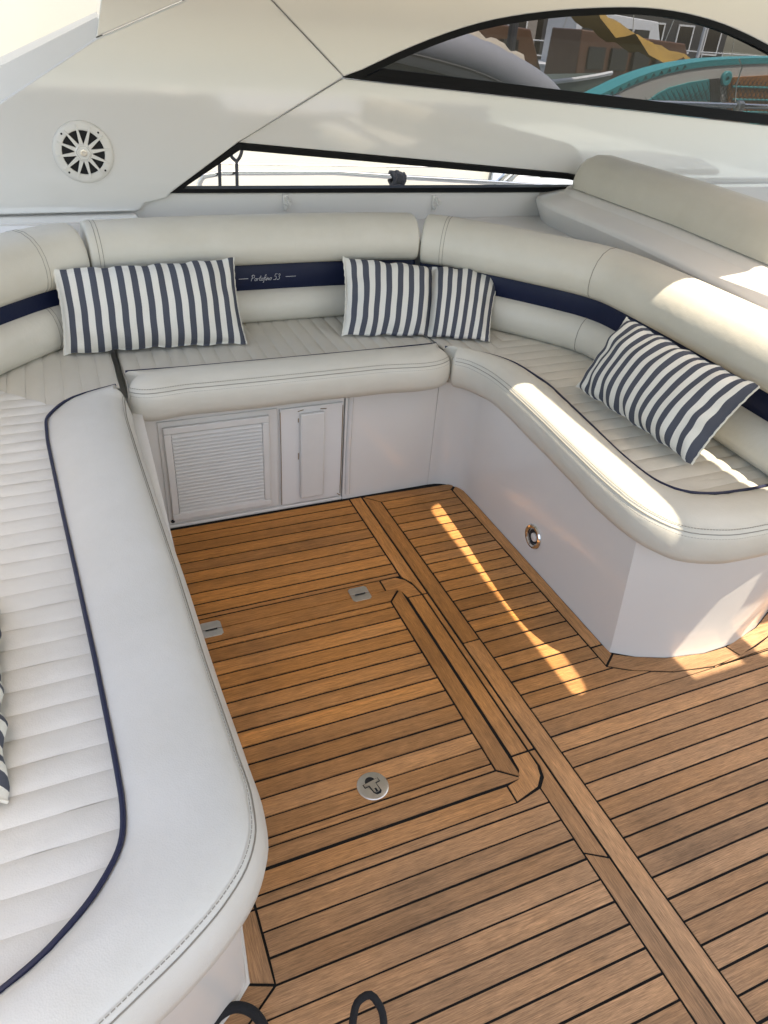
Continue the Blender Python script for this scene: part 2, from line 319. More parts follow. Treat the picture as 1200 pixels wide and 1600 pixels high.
def hinge(x, y):
    h = MB()
    for s in (0, 1):
        y0, y1 = (y-.031, y-.0015) if s == 0 else (y+.0015, y+.031)
        pl = [(x-.031, y0), (x+.031, y0), (x+.031, y1), (x-.031, y1)]
        c = .007; k = 1 if s == 0 else -1
        pl = [(x-.031+c, y0), (x+.031-c, y0), (x+.031, y0+c), (x+.031, y1), (x-.031, y1), (x-.031, y0+c)] if s == 0 else [(x-.031, y0), (x+.031, y0), (x+.031, y1-c), (x+.031-c, y1), (x-.031+c, y1), (x-.031, y1-c)]
        h.prism([(*p, .0005) for p in pl], [(*p, .0035) for p in pl])
    o = h.build('hinge', M['steel'], hatch, bevel=.0008)
    MB().tube([(x-.016, y, .0036), (x+.016, y, .0036)], .0032, 10).build('hinge_pin', M['steel'], o)
    MB().box((x-.017, y-.0050, .0034), (x+.017, y-.0030, .0068)).build('hinge_slot_shade', M['dark'], o, smooth=0)  # raised black bar standing for the shade in the hinge slot
hinge(.223, 1.590); hinge(.689, 1.600)
lx, ly = .4705, .947
lat = MB().lathe((lx, ly, 0), (0, 0, 1), [(.036, -.003), (.038, .0015), (.0365, .0032), (.0355, .0036)], 40).build('latch_plate', M['steel'], hatch)
def latch_poly(pts, z0, z1, name, m):
    ca, sa = math.cos(.18), math.sin(.18); Q = [(lx+ca*x-sa*y, ly+sa*x+ca*y) for x, y in pts]
    return MB().prism([(*p, z0) for p in Q], [(*p, z1) for p in Q]).build(name, m, lat, smooth=0)
arc = [(-.0005+.013*math.cos(a), .010+.014*math.sin(a)) for a in np.linspace(0, math.pi, 12)]
latch_poly(arc, .003, .0040, 'finger_hole_shade', M['dark'])  # raised black patch for the shade of the finger hole, nothing is cut
latch_poly([(-.021, .012), (-.021, .001), (-.010, .001), (-.009, -.018), (-.004, -.026), (.006, -.027), (.011, -.022), (.010, .001), (.021, .001), (.021, .012)], .003, .0043, 'latch_recess_shade', M['dark'])  # recess shade as a raised black shape on the solid plate
latch_poly([(-.019, .0105), (-.019, .003), (-.0085, .0025), (-.0065, -.018), (-.003, -.021), (.005, -.021), (.0075, -.019), (.0085, .0025), (.019, .003), (.019, .0105)], .003, .0056, 'latch_handle', M['steel'])
latch_poly([(-.0025, -.0205), (.0025, -.0205), (.0025, -.010), (-.0025, -.010)], .0057, .0059, 'latch_slot_shade', M['dark'])  # black patch on the handle, drawn for the shade of its slot

# ------------------------------------------------------------------ moulded seat base
base = thing('seat_plinth', 'glossy white moulded base under the U-shaped cockpit seat', 'seat base', (.7, 2.2, 0))
corner = [(1.296-.11+.11*math.cos(a), 2.13-.11+.11*math.sin(a)) for a in np.linspace(0, math.pi/2, 9)]
back = [(.10, 2.13), (1.18, 2.13)]
def shell(path, z0, z1, thick, name, parent=base, m=None, flare=None):
    P = [Vector(p) for p in path]; inn = []
    for i, p in enumerate(P):
        t = (P[min(i+1, len(P)-1)]-P[max(i-1, 0)]).normalized(); inn.append(p+Vector((-t.y, t.x))*thick)
    rings = []
    for i, (p, q) in enumerate(zip(P, inn)):
        d = (p-q).normalized()*(flare[i] if flare else 0)
        mid = p+d*.35; t_ = p+d
        rings.append([(p.x, p.y, z0), (p.x, p.y, z0+.03), (mid.x, mid.y, z0+.2), (t_.x, t_.y, z1), (q.x, q.y, z1), (q.x, q.y, z0)])
    return MB().loft(rings, closed=True, caps=True).build(name, m or M['gelb'], parent, smooth=28)
BR = list(reversed(BASE_R))+[(1.296, 1.4), (1.296, 1.8)]+corner+[(1.1784, 2.1305)]
nb_ = len(BASE_R)
shell(BR, -.004, .47, -.05, 'base_panel', flare=[.085]*(nb_-4)+[.075, .065, .058, .05]+[.012, .008]+[.004]*(len(BR)-nb_-2))
shell([(1.1775, 2.1305), (.8225, 2.1305)], -.004, .47, -.05, 'base_panel')
shell([(.8195, 2.1375), (.11, 2.1375)], -.004, .47, -.05, 'base_panel')
shell([(.15, 2.128), (.13, 1.4), (.107, .766), (.091, .636), (.062, .607), (-.35, .33), (-.9, .0)], -.004, .47, -.05, 'base_panel')
MB().tube([(.107, .77, .004), (.093, .636, .006), (.062, .609, .006), (-.3, .363, .006)], .006, 8).build('base_sealant', M['plastic'], base)
MB().box((.19, 2.126, -.001), (.82, 2.139, .012)).build('base_sealant', M['plastic'], base, bevel=.004)
def frame_box(x0, x1, z0, z1, wx, y0, y1):
    m = MB()
    m.box((x0, y0, z0), (x1, y1, z0+wx)); m.box((x0, y0, z1-wx), (x1, y1, z1))
    m.box((x0, y0, z0+wx), (x0+wx, y1, z1-wx)); m.box((x1-wx, y0, z0+wx), (x1, y1, z1-wx)); return m
door = MB().box((.192, 2.131, .018), (.580, 2.1372, .405)).build('locker_door', M['plastic'], base, bevel=.003)
frame_box(.206, .549, .034, .388, .024, 2.118, 2.1308).build('louvre_frame', M['plastic'], door, bevel=.004)
MB().box((.23, 2.1295, .058), (.525, 2.1308, .364)).build('louvre_backing', M['dark'], door, smooth=0)
sl = None
for k in range(23):
    z = .0585+k*(.3045/23)
    if sl is None:
        sl = MB().prism([(.231, 2.1285, z+.005), (.231, 2.1172, z), (.231, 2.1172, z+.0026), (.231, 2.1285, z+.0118)], [(.524, 2.1285, z+.005), (.524, 2.1172, z), (.524, 2.1172, z+.0026), (.524, 2.1285, z+.0118)]).build('slat', M['plastic'], door, smooth=0)
        z00 = z
    else:
        o = sl.copy(); C.objects.link(o); o.location.z += z-z00; o.location.y += random.uniform(-.0006, .0006)
MB().lathe((.205, 2.131, .026), (0, -1, 0), [(.007, 0), (.007, .002), (.003, .0025), (.003, .001)], 16).build('lock', M['dark'], door)
pan = MB().box((.588, 2.128, .016), (.812, 2.1372, .400)).build('cupboard_panel', M['gel2'], base, bevel=.003)
MB().box((.656, 2.114, .040), (.744, 2.1278, .380)).build('cupboard_cover', M['plastic'], pan, bevel=.006)
st = MB()
for x, z0, z1 in ((.589, .02, .39), (.8115, .03, .39)): st.tube([(x, 2.1277, z0), (x+.001, 2.1274, (z0+z1)/2), (x, 2.1277, z1)], .0014, 5)
for a, b in (((.65, .386), (.67, .390)), ((.73, .386), (.752, .384)), ((.66, .0365), (.742, .0365)), ((.652, .345), (.652, .36)), ((.801, .03), (.812, .02)), ((.652, .2), (.652, .225))): st.tube([(a[0], 2.1277, a[1]), (b[0], 2.1277, b[1])], .0018, 5)
st.build('rust_mark', M['stain'], pan)
rib = MB().tube([(.842, 2.130, .02), (.838, 2.130, .2), (.842, 2.130, .42)], .010, 10).build('moulded_rib', M['gel'], base)

lt = thing('courtesy_light', 'round chrome courtesy light set in the side of the right seat base', 'light', (1.296, 1.574, .109))
MB().lathe((1.2965, 1.574, .109), (-1, 0, 0), [(.041, 0), (.043, .006), (.040, .011), (.034, .012), (.029, .009), (.027, .001), (.026, .0005)], 40).build('bezel', M['chrome'], lt)
MB().lathe((1.2955, 1.574, .109), (-1, 0, 0), [(.0262, .0), (.026, .0015), (.001, .0018)], 32).build('bulb_well', M['dark'], lt)
MB().lathe((1.294, 1.570, .109), (-1, 0, 0), [(.015, .0), (.015, .004), (.012, .006), (.001, .0065)], 24).build('lens', M['lens'], lt)

# ------------------------------------------------------------------ seat cushions
ZQ = .549
PROF = [(.05, .432), (.022, .437), (.008, .447), (.0, .466), (-.002, .492), (.0, .515), (.0045, .531), (.0065, .5335), (.012, .543), (.026, .556), (.046, .5645), (.07, .568)]
def bolster(cush, outer, inner, n, mname='vinyl', stitch=True, wob=.002, bulge=0.0):
    O = spline(outer, n); I0 = np.array(inner, float)
    # match inner samples to the outer by control-point parameter
    d = np.r_[0, np.cumsum(np.linalg.norm(np.diff(np.array(outer, float), axis=0), axis=1))]
    t = np.linspace(0, d[-1], n); I = np.stack([np.interp(t, d, I0[:, k]) for k in (0, 1)], 1)
    for _ in range(3): I[1:-1] = (I[:-2]+2*I[1:-1]+I[2:])/4
    rings = []; sl = [[], [], []]
    for i in range(n):
        o, q = O[i], I[i]; D = q-o; L = max(np.linalg.norm(D), 1e-4); D = D/L
        tn = O[min(i+1, n-1)]-O[max(i-1, 0)]; tn = tn/np.linalg.norm(tn); N = np.array([-tn[1], tn[0]])
        if N.dot(D) < 0: N = -N
        s = min(1.0, L/.12); r = []
        bw = 1+wob*math.sin(i*.61)*math.sin(i*.23)+wob*math.sin(i*.37+1)
        for dd, z in PROF:
            dd = dd-(bulge*math.sin(min(1, (z-.44)/.09)*math.pi) if .44 < z < .53 else 0)
            p = o+N*dd*s if dd*s < L else o+D*L*.9
            r.append((p[0], p[1], ZQ+(z-ZQ)*bw+(np.random.uniform(-.0006, .0006) if .54 < z < .558 else 0)))
        pk = np.random.uniform(-1, 1); a = np.array(r[-1][:2])
        for f, z in ((.25, .5695), (.5, .568), (.75, .563), (.92, .556+.0011*pk), (1.0, .549)):
            p = a+(q-a)*f; r.append((p[0], p[1], z))
        r.append((q[0], q[1], .47)); rings.append(r)
        for k, (dd, z) in enumerate(((.0035, .5235), (.0061, .5345), (.0115, .5455))):
            p = o+N*dd*s; sl[k].append((p[0]-N[0]*.0004, p[1]-N[1]*.0004, ZQ+(z-ZQ)*bw+.0006))
    def endring(r, d, k):
        c_ = np.mean(np.array(r), axis=0); return [tuple(c_+(np.array(p)-c_)*k+d) for p in r]
    t0 = np.array([*(O[0]-O[1]), 0]); t0 /= np.linalg.norm(t0); t1 = np.array([*(O[-1]-O[-2]), 0]); t1 /= np.linalg.norm(t1)
    rings = [endring(rings[0], t0*.007, .80), endring(rings[0], t0*.005, .93)]+rings+[endring(rings[-1], t1*.005, .93), endring(rings[-1], t1*.007, .80)]
    b = MB().loft(rings, caps=True).build('bolster', M[mname], cush, smooth=50)
    MB().tube([(p[0], p[1], .5555) for p in I], .0042, 8).build('piping', M['pipe'], cush)
    if stitch:
        sm = MB()
        for k, line in enumerate(sl):
            if k == 1: continue
            P = np.array(line); d = np.r_[0, np.cumsum(np.linalg.norm(np.diff(P, axis=0), axis=1))]
            s0 = 0
            while s0+.0055 < d[-1]:
                q = [[np.interp(x, d, P[:, j]) for j in range(3)] for x in (s0, s0+.0027, s0+.0055)]
                sm.tube(q, .00085, 4, caps=False); s0 += .0075
        sm.build('stitching', M['thread'], cush, smooth=0, kind='stuff')
        MB().tube(sl[1], .0011, 5).build('seam', M['thread'], cush)
    return O, I
def channel(cush, rows, axis, h=.0038, mname='vinyl'):
    """one stitched flute: rows = [(across, a, b)] with a..b the run along the flute"""
    n = len(rows); rings = []; L = max(r[2]-r[1] for r in rows); m = max(3, int(L/.035)); ph = random.random()*6
    for i, (c, a, b) in enumerate(rows):
        v = i/(n-1)*2-1; z = ZQ-.006+h*(1-abs(v)**2.6); ring = []
        for j in range(m+1):
            s = a+(b-a)*j/m; wv = .0011*math.sin(s*23+ph)*(1-v*v)+.0006*math.sin(s*71+ph*2)*(1-v*v)
            ring.append((s, c+.0006*math.sin(s*40+ph), z+wv) if axis == 'x' else (c+.0006*math.sin(s*40+ph), s, z+wv))
        rings.append(ring)
    return MB().loft(rings).build('channel', M[mname], cush, smooth=60)
def flutes(cush, axis, c0, c1, pitch, fa, fb, mname='vinyl'):
    k = c0
    while k < c1-1e-4:
        rows = []
        for i in range(9):
            c = k+pitch*i/8
            if c > c1: c = c1
            a, b = fa(c), fb(c); 
            if b < a+.001: b = a+.001
            rows.append((c, a, b))
        if max(r[2]-r[1] for r in rows) > .01: channel(cush, rows, axis, mname=mname)
        k += pitch
ip = lambda x, pts: float(np.interp(x, [p[0] for p in pts], [p[1] for p in pts]))

# left cushion
cl = thing('seat_cushion', 'long left cream seat cushion with navy piping and a wide smooth pale bolster', 'seat cushion', (-.2, 1.2, .47), 'cockpit seat cushions')
outL = [(-.62, .12), (-.30, .315), (-.06, .435), (.005, .470), (.065, .512), (.098, .545), (.122, .588), (.133, .65), (.131, .745), (.124, .95), (.119, 1.219), (.111, 1.494), (.104, 1.815), (.103, 1.95), (.107, 2.02), (.108, 2.06)]
inL = [(-.80, .25), (-.45, .40), (-.204, .494), (-.155, .520), (-.102, .564), (-.074, .60), (-.054, .635), (-.048, .69), (-.051, .79), (-.060, .977), (-.075, 1.235), (-.091, 1.5), (-.108, 1.81), (-.108, 1.95), (-.045, 2.06), (.088, 2.110)]
bolster(cl, outL, inL, 170, 'vinyl_g', bulge=.009, wob=.012)
pipL = [(.25, -.80), (.40, -.45), (.494, -.204), (.52, -.155), (.564, -.102), (.60, -.074), (.635, -.054), (.69, -.048), (.79, -.051), (.977, -.06), (1.235, -.075), (1.5, -.091), (1.81, -.107), (1.95, -.109), (2.03, -.08)]
flutes(cl, 'x', .20, 2.42, .0515, lambda y: -.62, lambda y: min(ip(y, pipL), 1.95-y if y > 1.9 else 9), 'vinyl_g')
pYL = [(-.109, 1.95), (-.083, 2.01), (-.045, 2.06), (-.003, 2.088), (.088, 2.110)]
flutes(cl, 'y', -.56, .098, .0505, lambda x: max(1.95-x, ip(x, pYL) if x > -.109 else 0), lambda x: 2.62)
MB().prism([(x, y, .455) for x, y in [(-.62, .26), (-.1, .52), (.06, .62), (.085, .72), (.07, 2.0), (.085, 2.55), (-.62, 2.55)]], [(x, y, .532) for x, y in [(-.62, .26), (-.1, .52), (.06, .62), (.085, .72), (.07, 2.0), (.085, 2.55), (-.62, 2.55)]]).build('foam_core', M['vinyl'], cl, smooth=0)
# back cushion
cb = thing('seat_cushion', 'straight middle seat cushion above the louvred locker door, cream with upright channels', 'seat cushion', (.65, 2.3, .47), 'cockpit seat cushions')
outB = [(.118, 2.094), (.13, 2.082), (.3, 2.072), (.6, 2.066), (.9, 2.064), (1.17, 2.068), (1.186, 2.080)]
inB = [(.125, 2.20), (.135, 2.20), (.3, 2.19), (.6, 2.186), (.9, 2.184), (1.17, 2.186), (1.18, 2.188)]
bolster(cb, outB, inB, 50, wob=.008)
pB = [(p[0], p[1]) for p in inB]
flutes(cb, 'y', .122, 1.185, .0506, lambda x: ip(x, pB), lambda x: 2.62)
MB().box((.124, 2.19, .44), (1.182, 2.62, .537)).build('foam_core', M['vinyl'], cb, smooth=0)
sq = MB()
for x0 in (.1165,):
    sq.tube([(.121, 2.60, .545), (.119, 2.20, .546), (.119, 2.12, .56), (.119, 2.085, .535), (.119, 2.075, .50), (.12, 2.08, .45)], .0015, 6)
sq.build('end_seam', M['thread'], cb)
# right cushion
cr = thing('seat_cushion', 'curved right cream seat cushion over the round chrome light, sunlit along its bolster', 'seat cushion', (1.5, 1.5, .47), 'cockpit seat cushions')
outR = [(1.1955, 2.064), (1.222, 2.040), (1.240, 1.99), (1.251, 1.93), (1.2535, 1.85), (1.243, 1.65), (1.219, 1.4), (1.205, 1.2), (1.206, 1.13), (1.220, 1.06), (1.255, .995), (1.335, .952), (1.48, .934), (1.7, .945), (2.0, 1.03), (2.4, 1.2)]
inR = [(1.1965, 2.15), (1.255, 2.115), (1.31, 2.065), (1.350, 2.01), (1.374, 1.95), (1.386, 1.78), (1.350, 1.51), (1.323, 1.326), (1.318, 1.22), (1.325, 1.17), (1.357, 1.113), (1.435, 1.083), (1.555, 1.074), (1.7, 1.078), (2.0, 1.14), (2.3, 1.32)]
bolster(cr, outR, inR, 96, wob=.010)
pipR = [(1.072, 1.60), (1.083, 1.435), (1.113, 1.357), (1.17, 1.325), (1.22, 1.318), (1.326, 1.323), (1.51, 1.350), (1.78, 1.386), (1.95, 1.374), (2.01, 1.35)]
flutes(cr, 'x', 1.068, 2.4, .0585, lambda y: max(ip(y, pipR) if y < 2.03 else 0, 1.349+(y-2.067)/1.15 if y > 1.98 else 0), lambda y: 1.80 if y > 1.15 else 2.1)
pYR = [(1.1965, 2.15), (1.255, 2.115), (1.31, 2.065), (1.350, 2.01)]
flutes(cr, 'y', 1.197, 1.60, .0506, lambda x: max(ip(x, pYR), 2.067+1.15*(x-1.349)), lambda x: 2.60)
MB().prism([(x, y, .44) for x, y in [(1.2, 2.1), (1.32, 2.02), (1.33, 1.2), (1.45, 1.09), (1.95, 1.14), (1.9, 2.4), (1.2, 2.6)]], [(x, y, .537) for x, y in [(1.2, 2.1), (1.32, 2.02), (1.33, 1.2), (1.45, 1.09), (1.95, 1.14), (1.9, 2.4), (1.2, 2.6)]]).build('foam_core', M['vinyl'], cr, smooth=0)

# ------------------------------------------------------------------ backrests
CEN = np.array([.55, 1.3])
UP0 = [(.10, .754), (.045, .747), (.020, .752), (.004, .767), (-.004, .790), (-.004, .815), (.004, .842), (.020, .867), (.045, .887), (.080, .899), (.118, .899), (.152, .889), (.172, .868), (.177, .81), (.177, .752)]
BAND = [(.09, .650), (.040, .650), (.034, .665), (.032, .70), (.034, .735), (.043, .756), (.09, .756)]
LOW0 = [(.10, .545), (.018, .545), (.004, .552), (-.008, .568), (-.012, .592), (-.007, .620), (.006, .642), (.024, .655), (.042, .659), (.10, .659)]
def sweep(path, prof, n, e0=True, e1=True, zoff=None):
    P = spline(path, n); out = []
    cc = np.mean([np.array(p) for p in prof], axis=0)
    d = np.r_[0, np.cumsum(np.linalg.norm(np.diff(P, axis=0), axis=1))]
    for i in range(n):
        t = P[min(i+1, n-1)]-P[max(i-1, 0)]; t = t/np.linalg.norm(t); N = np.array([-t[1], t[0]])
        if N.dot(P[i]-CEN) < 0: N = -N
        out.append((P[i], N, t, d[i]))
    rings = []
    for i, (p, N, t, di) in enumerate(out):
        seq = [(0, 1)]
        if i == 0 and e0: seq = [(-.003, .86), (0, .95), (.005, .985), (.014, 1)]
        elif i == n-1 and e1: seq = [(-.014, 1), (-.005, .985), (0, .95), (.003, .86)]
        for s, k in seq:
            q = p+t*s
            zz = zoff(di/d[-1]) if zoff else 0
            rings.append([(q[0]+N[0]*(cc[0]+(o-cc[0])*k), q[1]+N[1]*(cc[0]+(o-cc[0])*k), cc[1]+(z-cc[1])*k+zz*(1 if z > .66 else 0)) for o, z in prof])
    return rings, out
def backrest(label, path, n, seams, loc, e0=True, e1=True, dl=0.0, du=0.0):
    t = thing('backrest', label, 'backrest', loc, 'cockpit backrests')
    fn = {}; LOW = [(o, .545+(z-.545)*(1+dl/.114)) for o, z in LOW0]; UP = [(o, z-du*min(1, max(0, (.86-z)/.10))) for o, z in UP0]
    for nm, prof, m in (('upper_roll', UP, 'vinyl'), ('navy_band', BAND, 'navy'), ('lower_roll', LOW, 'vinyl')):
        r, fr = sweep(path, prof, n, e0, e1); fn[nm] = MB().loft(r, closed=True, caps=True).build(nm, M[m], t, smooth=55)
    for k, both in seams:
        p, N, tt, _ = fr[k]
        sm = MB()
        for off in ((-.006, .006) if both else (0,)):
            for prof in (UP[2:12], LOW[2:9]):
                sm.tube([(p[0]+tt[0]*off+N[0]*(o-.0003), p[1]+tt[1]*off+N[1]*(o-.0003), z+(.0004 if o > .03 else 0)) for o, z in prof], .0010 if both else .0015, 5)
        sm.build('seam_stitch', M['thread'] if not both else M['thread'], t)
    return t, fr
bm_, frM = backrest('straight middle cream backrest with lettered navy band', [(.092, 2.512), (.38, 2.536), (.65, 2.541), (.95, 2.536), (1.235, 2.505)], 40, [(1, True)], (.65, 2.6, .55))
backrest('left corner cream backrest curving out of the left edge', [(.083, 2.505), (.02, 2.475), (-.047, 2.43), (-.132, 2.353), (-.221, 2.262), (-.40, 2.05), (-.53, 1.8), (-.575, 1.4), (-.58, .9), (-.58, .25)], 70, [(4, True)], (-.4, 1.9, .55), dl=.022, du=.018)
backrest('right cream backrest bending round the corner, sunlit along its top', [(1.240, 2.500), (1.31, 2.450), (1.39, 2.365), (1.50, 2.23), (1.60, 2.095), (1.640, 2.03), (1.662, 1.965), (1.668, 1.88), (1.668, 1.75), (1.662, 1.5), (1.645, 1.14), (1.64, .98)], 66, [(3, True), (25, False)], (1.6, 1.7, .55), dl=.010, du=.010)
# embroidered lettering on the navy band
def embroid():
    W = {'P': [[(.1,0),(.3,1)], [(.02,.8),(.3,1.02),(.62,.9),(.6,.6),(.24,.45)]], 'o': [[(.3,.42),(.08,.3),(.1,.02),(.32,.02),(.42,.3),(.3,.42),(.5,.38)]],
         'r': [[(.05,0),(.15,.42),(.3,.3),(.42,.42)]], 't': [[(.28,.85),(.12,.1),(.2,0),(.34,.1)], [(.05,.55),(.4,.6)]],
         'f': [[(.45,.85),(.36,1.0),(.26,.85),(.1,-.3),(.0,-.35)], [(.08,.42),(.42,.48)]], 'i': [[(.12,.42),(.05,.05),(.14,0),(.24,.12)], [(.17,.62),(.19,.68)]],
         'n': [[(.02,0),(.12,.42)], [(.06,.2),(.22,.42),(.32,.36),(.26,.05),(.4,.08)]], '5': [[(.6,1),(.28,1),(.2,.58),(.45,.6),(.52,.3),(.36,.02),(.06,.06)]],
         '3': [[(.2,.9),(.45,1),(.55,.8),(.32,.55),(.5,.42),(.44,.08),(.2,0),(.04,.12)]]}
    adv = {'P': .62, 'o': .44, 'r': .36, 't': .34, 'f': .36, 'i': .22, 'n': .40, ' ': .32, '5': .60, '3': .5}
    m = MB(); s = .021; x = 0.612
    def pt(px, pz):
        i = np.interp(px, [f[0][0] for f in frM], np.arange(len(frM))); y = np.interp(px, [f[0][0] for f in frM], [f[0][1] for f in frM]); return (px, y+.0312, pz)
    for ch in 'Portofino 53':
        for st_ in W.get(ch, []):
            m.tube([pt(x+(a+.18*b)*s, .692+b*s) for a, b in st_], .0008, 5)
        x += adv[ch]*s
    for a, b in ((.570, .604), (.742, .780)): m.tube([pt(a, .7015), pt(b, .7015)], .0008, 5)
    o = m.build('embroidery', M['silver'], [c for c in bm_.children if c.name.startswith('navy_band')][0]); o['label'] = 'silver script lettering reading Portofino 53 between two dashes'
embroid()

# ------------------------------------------------------------------ striped pillows
def pillow(label, top, bot, T, m, nu=72, nv=34, seed=1, shift=0.0):
    """top / bot: corner polylines from left to right (3-D); a third middle point bends the pillow"""
    rs = np.random.RandomState(seed); top = np.array(top, float); bot = np.array(bot, float); K = len(top)
    ks = np.linspace(0, 1, K)
    def ev(P, u): return np.array([np.interp(u, ks, P[:, j]) for j in range(3)])
    ph = rs.rand(8)*6.28; front = []; backv = []; UV = []
    for i in range(nu+1):
        u = i/nu; a, b = ev(top, u), ev(bot, u)
        e = 1e-3; du = ev(top, min(u+e, 1))+ev(bot, min(u+e, 1))-ev(top, max(u-e, 0))-ev(bot, max(u-e, 0))
        if K == 3:
            w_ = min(1, abs(u-.5)/.12); d1 = (top[-1]+bot[-1]-top[0]-bot[0]); du = du/np.linalg.norm(du)*w_+d1/np.linalg.norm(d1)*(1-w_)
        dv = a-b; n = np.cross(du, dv); n /= np.linalg.norm(n)
        if n.dot(np.array([0, 0, 1.5])-a) < 0: n = -n
        for j in range(nv+1):
            v = j/nv; uu, vv = 2*u-1, 2*v-1
            pinch = .035*(1-uu*uu); pv = .02*(1-vv*vv)
            v2 = .5+vv*.5*(1-pinch+.018*math.sin(u*31+ph[0])+.008*math.sin(u*57+ph[3])); p = b+(a-b)*v2
            p = p+du/np.linalg.norm(du)*(-uu)*pv*np.linalg.norm(top[-1]-top[0])*abs(uu)**3
            g = max(0, 1-abs(uu)**3.2)**.55*max(0, 1-abs(vv)**2.6)**.6
            edge = 1-g
            wr = .0080*math.sin(u*41+ph[1]+3*v+2*math.sin(v*5))*edge*g*2.4+.0045*math.sin(v*17+5*u+ph[7])*edge*g*2+.005*math.sin(v*26+ph[2])*abs(uu)**6*2*g+.004*math.sin(5*u+4*v+ph[3])*g+.0025*math.sin(13*u-5*v+ph[4])*g
            if K == 3: wr -= .045*math.exp(-((u-.53)/.030)**2)*g**.5
            front.append(p+n*(T*g+wr)); backv.append(p-n*T*.45*g); UV.append((u+shift+.0016*math.sin(v*7+ph[5])*g+.0006*math.sin(v*19+ph[6]), v))
    W = nv+1; N = len(front); mb = MB(); fs = []
    idx = lambda i, j: i*W+j
    for i in range(nu):
        for j in range(nv):
            fs.append((idx(i, j), idx(i+1, j), idx(i+1, j+1), idx(i, j+1)))
            fs.append((N+idx(i, j), N+idx(i, j+1), N+idx(i+1, j+1), N+idx(i+1, j)))
    mb.add(front+backv, fs); o = mb.build('striped_pillow', m, None, smooth=80)
    me = o.data; ul = me.uv_layers.new(name='UVMap'); UV2 = UV+UV
    for l in me.loops: ul.data[l.index].uv = UV2[l.vertex_index]
    bm_sel = None
    import bmesh
    bm = bmesh.new(); bm.from_mesh(me); bmesh.ops.remove_doubles(bm, verts=bm.verts, dist=1e-5); bm.to_mesh(me); bm.free()
    # sewn edge
    ed = [front[idx(0, j)] for j in range(W)]; ed2 = [front[idx(nu, j)] for j in range(W)]
    for e_ in (ed, ed2): MB().tube([tuple(p+np.array([0.0012*math.sin(k*2.1), 0, .0012*math.sin(k*1.3)])) for k, p in enumerate(e_)], .0030, 6).build('sewn_edge', PEDGE, o)
    return tag(o, label, 'pillow', 'striped scatter pillows')
PEDGE = mat('cream_cotton_edge', (.66, .63, .55), .9, bump=.3, bscale=300)
pillow('long striped pillow standing left of the lettered navy band', [(-.028, 2.445, .803), (.534, 2.472, .803)], [(-.040, 2.385, .552), (.536, 2.345, .553)], .085, P14, seed=1)
pillow('striped pillow folded in the middle into the right back corner', [(.93, 2.49, .785), (1.262, 2.475, .742), (1.53, 2.38, .742)], [(.882, 2.345, .552), (1.165, 2.262, .552), (1.385, 2.168, .554)], .060, P15, seed=2)
pillow('striped pillow lying slanted on the sunlit right seat', [(1.565, 1.70, .792), (1.575, 1.185, .790)], [(1.462, 1.735, .556), (1.478, 1.222, .556)], .075, P14, seed=3)
pillow('striped pillow cut off at the left edge of the view', [(-.43, .68, .80), (-.43, 1.25, .80)], [(-.195, .748, .556), (-.215, 1.22, .556)], .055, P14, seed=4)

# ------------------------------------------------------------------ cabin side with arch and windows
YW = 2.95
side = thing('cabin_side', 'glossy white moulded cabin side with a sweeping arch and black framed windows', 'cabin side', (1.2, YW, .7))
UWB = [(1.09, 1.305), (4.05, 1.145)]
UWT = [(1.09, 1.305), (1.34, 1.411), (1.50, 1.468), (1.66, 1.513), (1.85, 1.549), (2.15, 1.585), (2.465, 1.601), (2.78, 1.578), (3.12, 1.510), (3.5, 1.40), (3.85, 1.25), (4.05, 1.145)]
LW = [(.412, .913), (.676, 1.081), (2.17, .971), (2.42, .935), (2.42, .893)]
def lerp_x(p, q, x): return p[1]+(q[1]-p[1])*(x-p[0])/(q[0]-p[0])
UWTs = spline(UWT, 44)
# region above the upper window
flat_y([(.815, 1.524), (1.083, 1.309)]+[tuple(p) for p in UWTs[1:]]+[(4.4, 1.145), (4.4, 2.0), (.40, 2.0)], YW, YW+.06).build('window_surround', M['gel'], side, bevel=.004)
# band between the windows, set back from the arch
flat_y([(.68, 1.083), (1.083, 1.302), (4.05, 1.142), (4.4, 1.14), (4.4, .70), (2.423, .70), (2.423, .937), (2.17, .973)], YW+.012, YW+.06).build('side_panel', M['gel'], side, bevel=.003)
flat_y([(-.9, .66), (2.42, .66), (2.42, .890), (.40, .9105), (.30, .87), (-.9, .86)], YW+.014, YW+.06).build('lower_side_panel', M['gel'], side, bevel=.003)
arch_poly = [(-1.2, .846), (.285, .852), (.300, .858), (.318, .880), (.398, .897), (.414, .914), (.676, 1.0855), (1.081, 1.3075), (.812, 1.5225), (.6, 1.70), (.545, 1.70), (.52, 1.505), (.226, 1.384), (-.095, 1.194), (-.55, .925), (-1.2, .86)]
flat_y(arch_poly, YW-.006, YW+.07).build('arch_panel', M['gel'], side, bevel=.006)
# outward sloping top of the arch and its lip
def strip(A, B, name, m):
    mb = MB()
    for (a0, a1), (b0, b1) in zip(zip(A[:-1], A[1:]), zip(B[:-1], B[1:])): mb.add([a0, a1, b1, b0], [(0, 1, 2, 3)])
    return mb
cre = [(-.55, YW, .925), (-.095, YW, 1.194), (.226, YW, 1.384)]
ln2 = [(-.56, 3.0, 1.02), (-.075, 3.0, 1.290), (.250, 3.0, 1.444)]
mb = MB().ribbon([cre, ln2, [(x, y+.01, z-.12) for x, y, z in ln2], [(x, y+.02, z-.12) for x, y, z in cre]]); mb.build('arch_top', M['gel2'], side)
l3 = [(x, y+.003, z) for x, y, z in ln2]; l4 = [(-.55, 3.06, 1.045), (-.070, 3.06, 1.313), (.262, 3.06, 1.461)]; l5 = [(x, y+.02, z-.01) for x, y, z in l4]; l6 = [(x, y+.05, z-.08) for x, y, z in ln2]
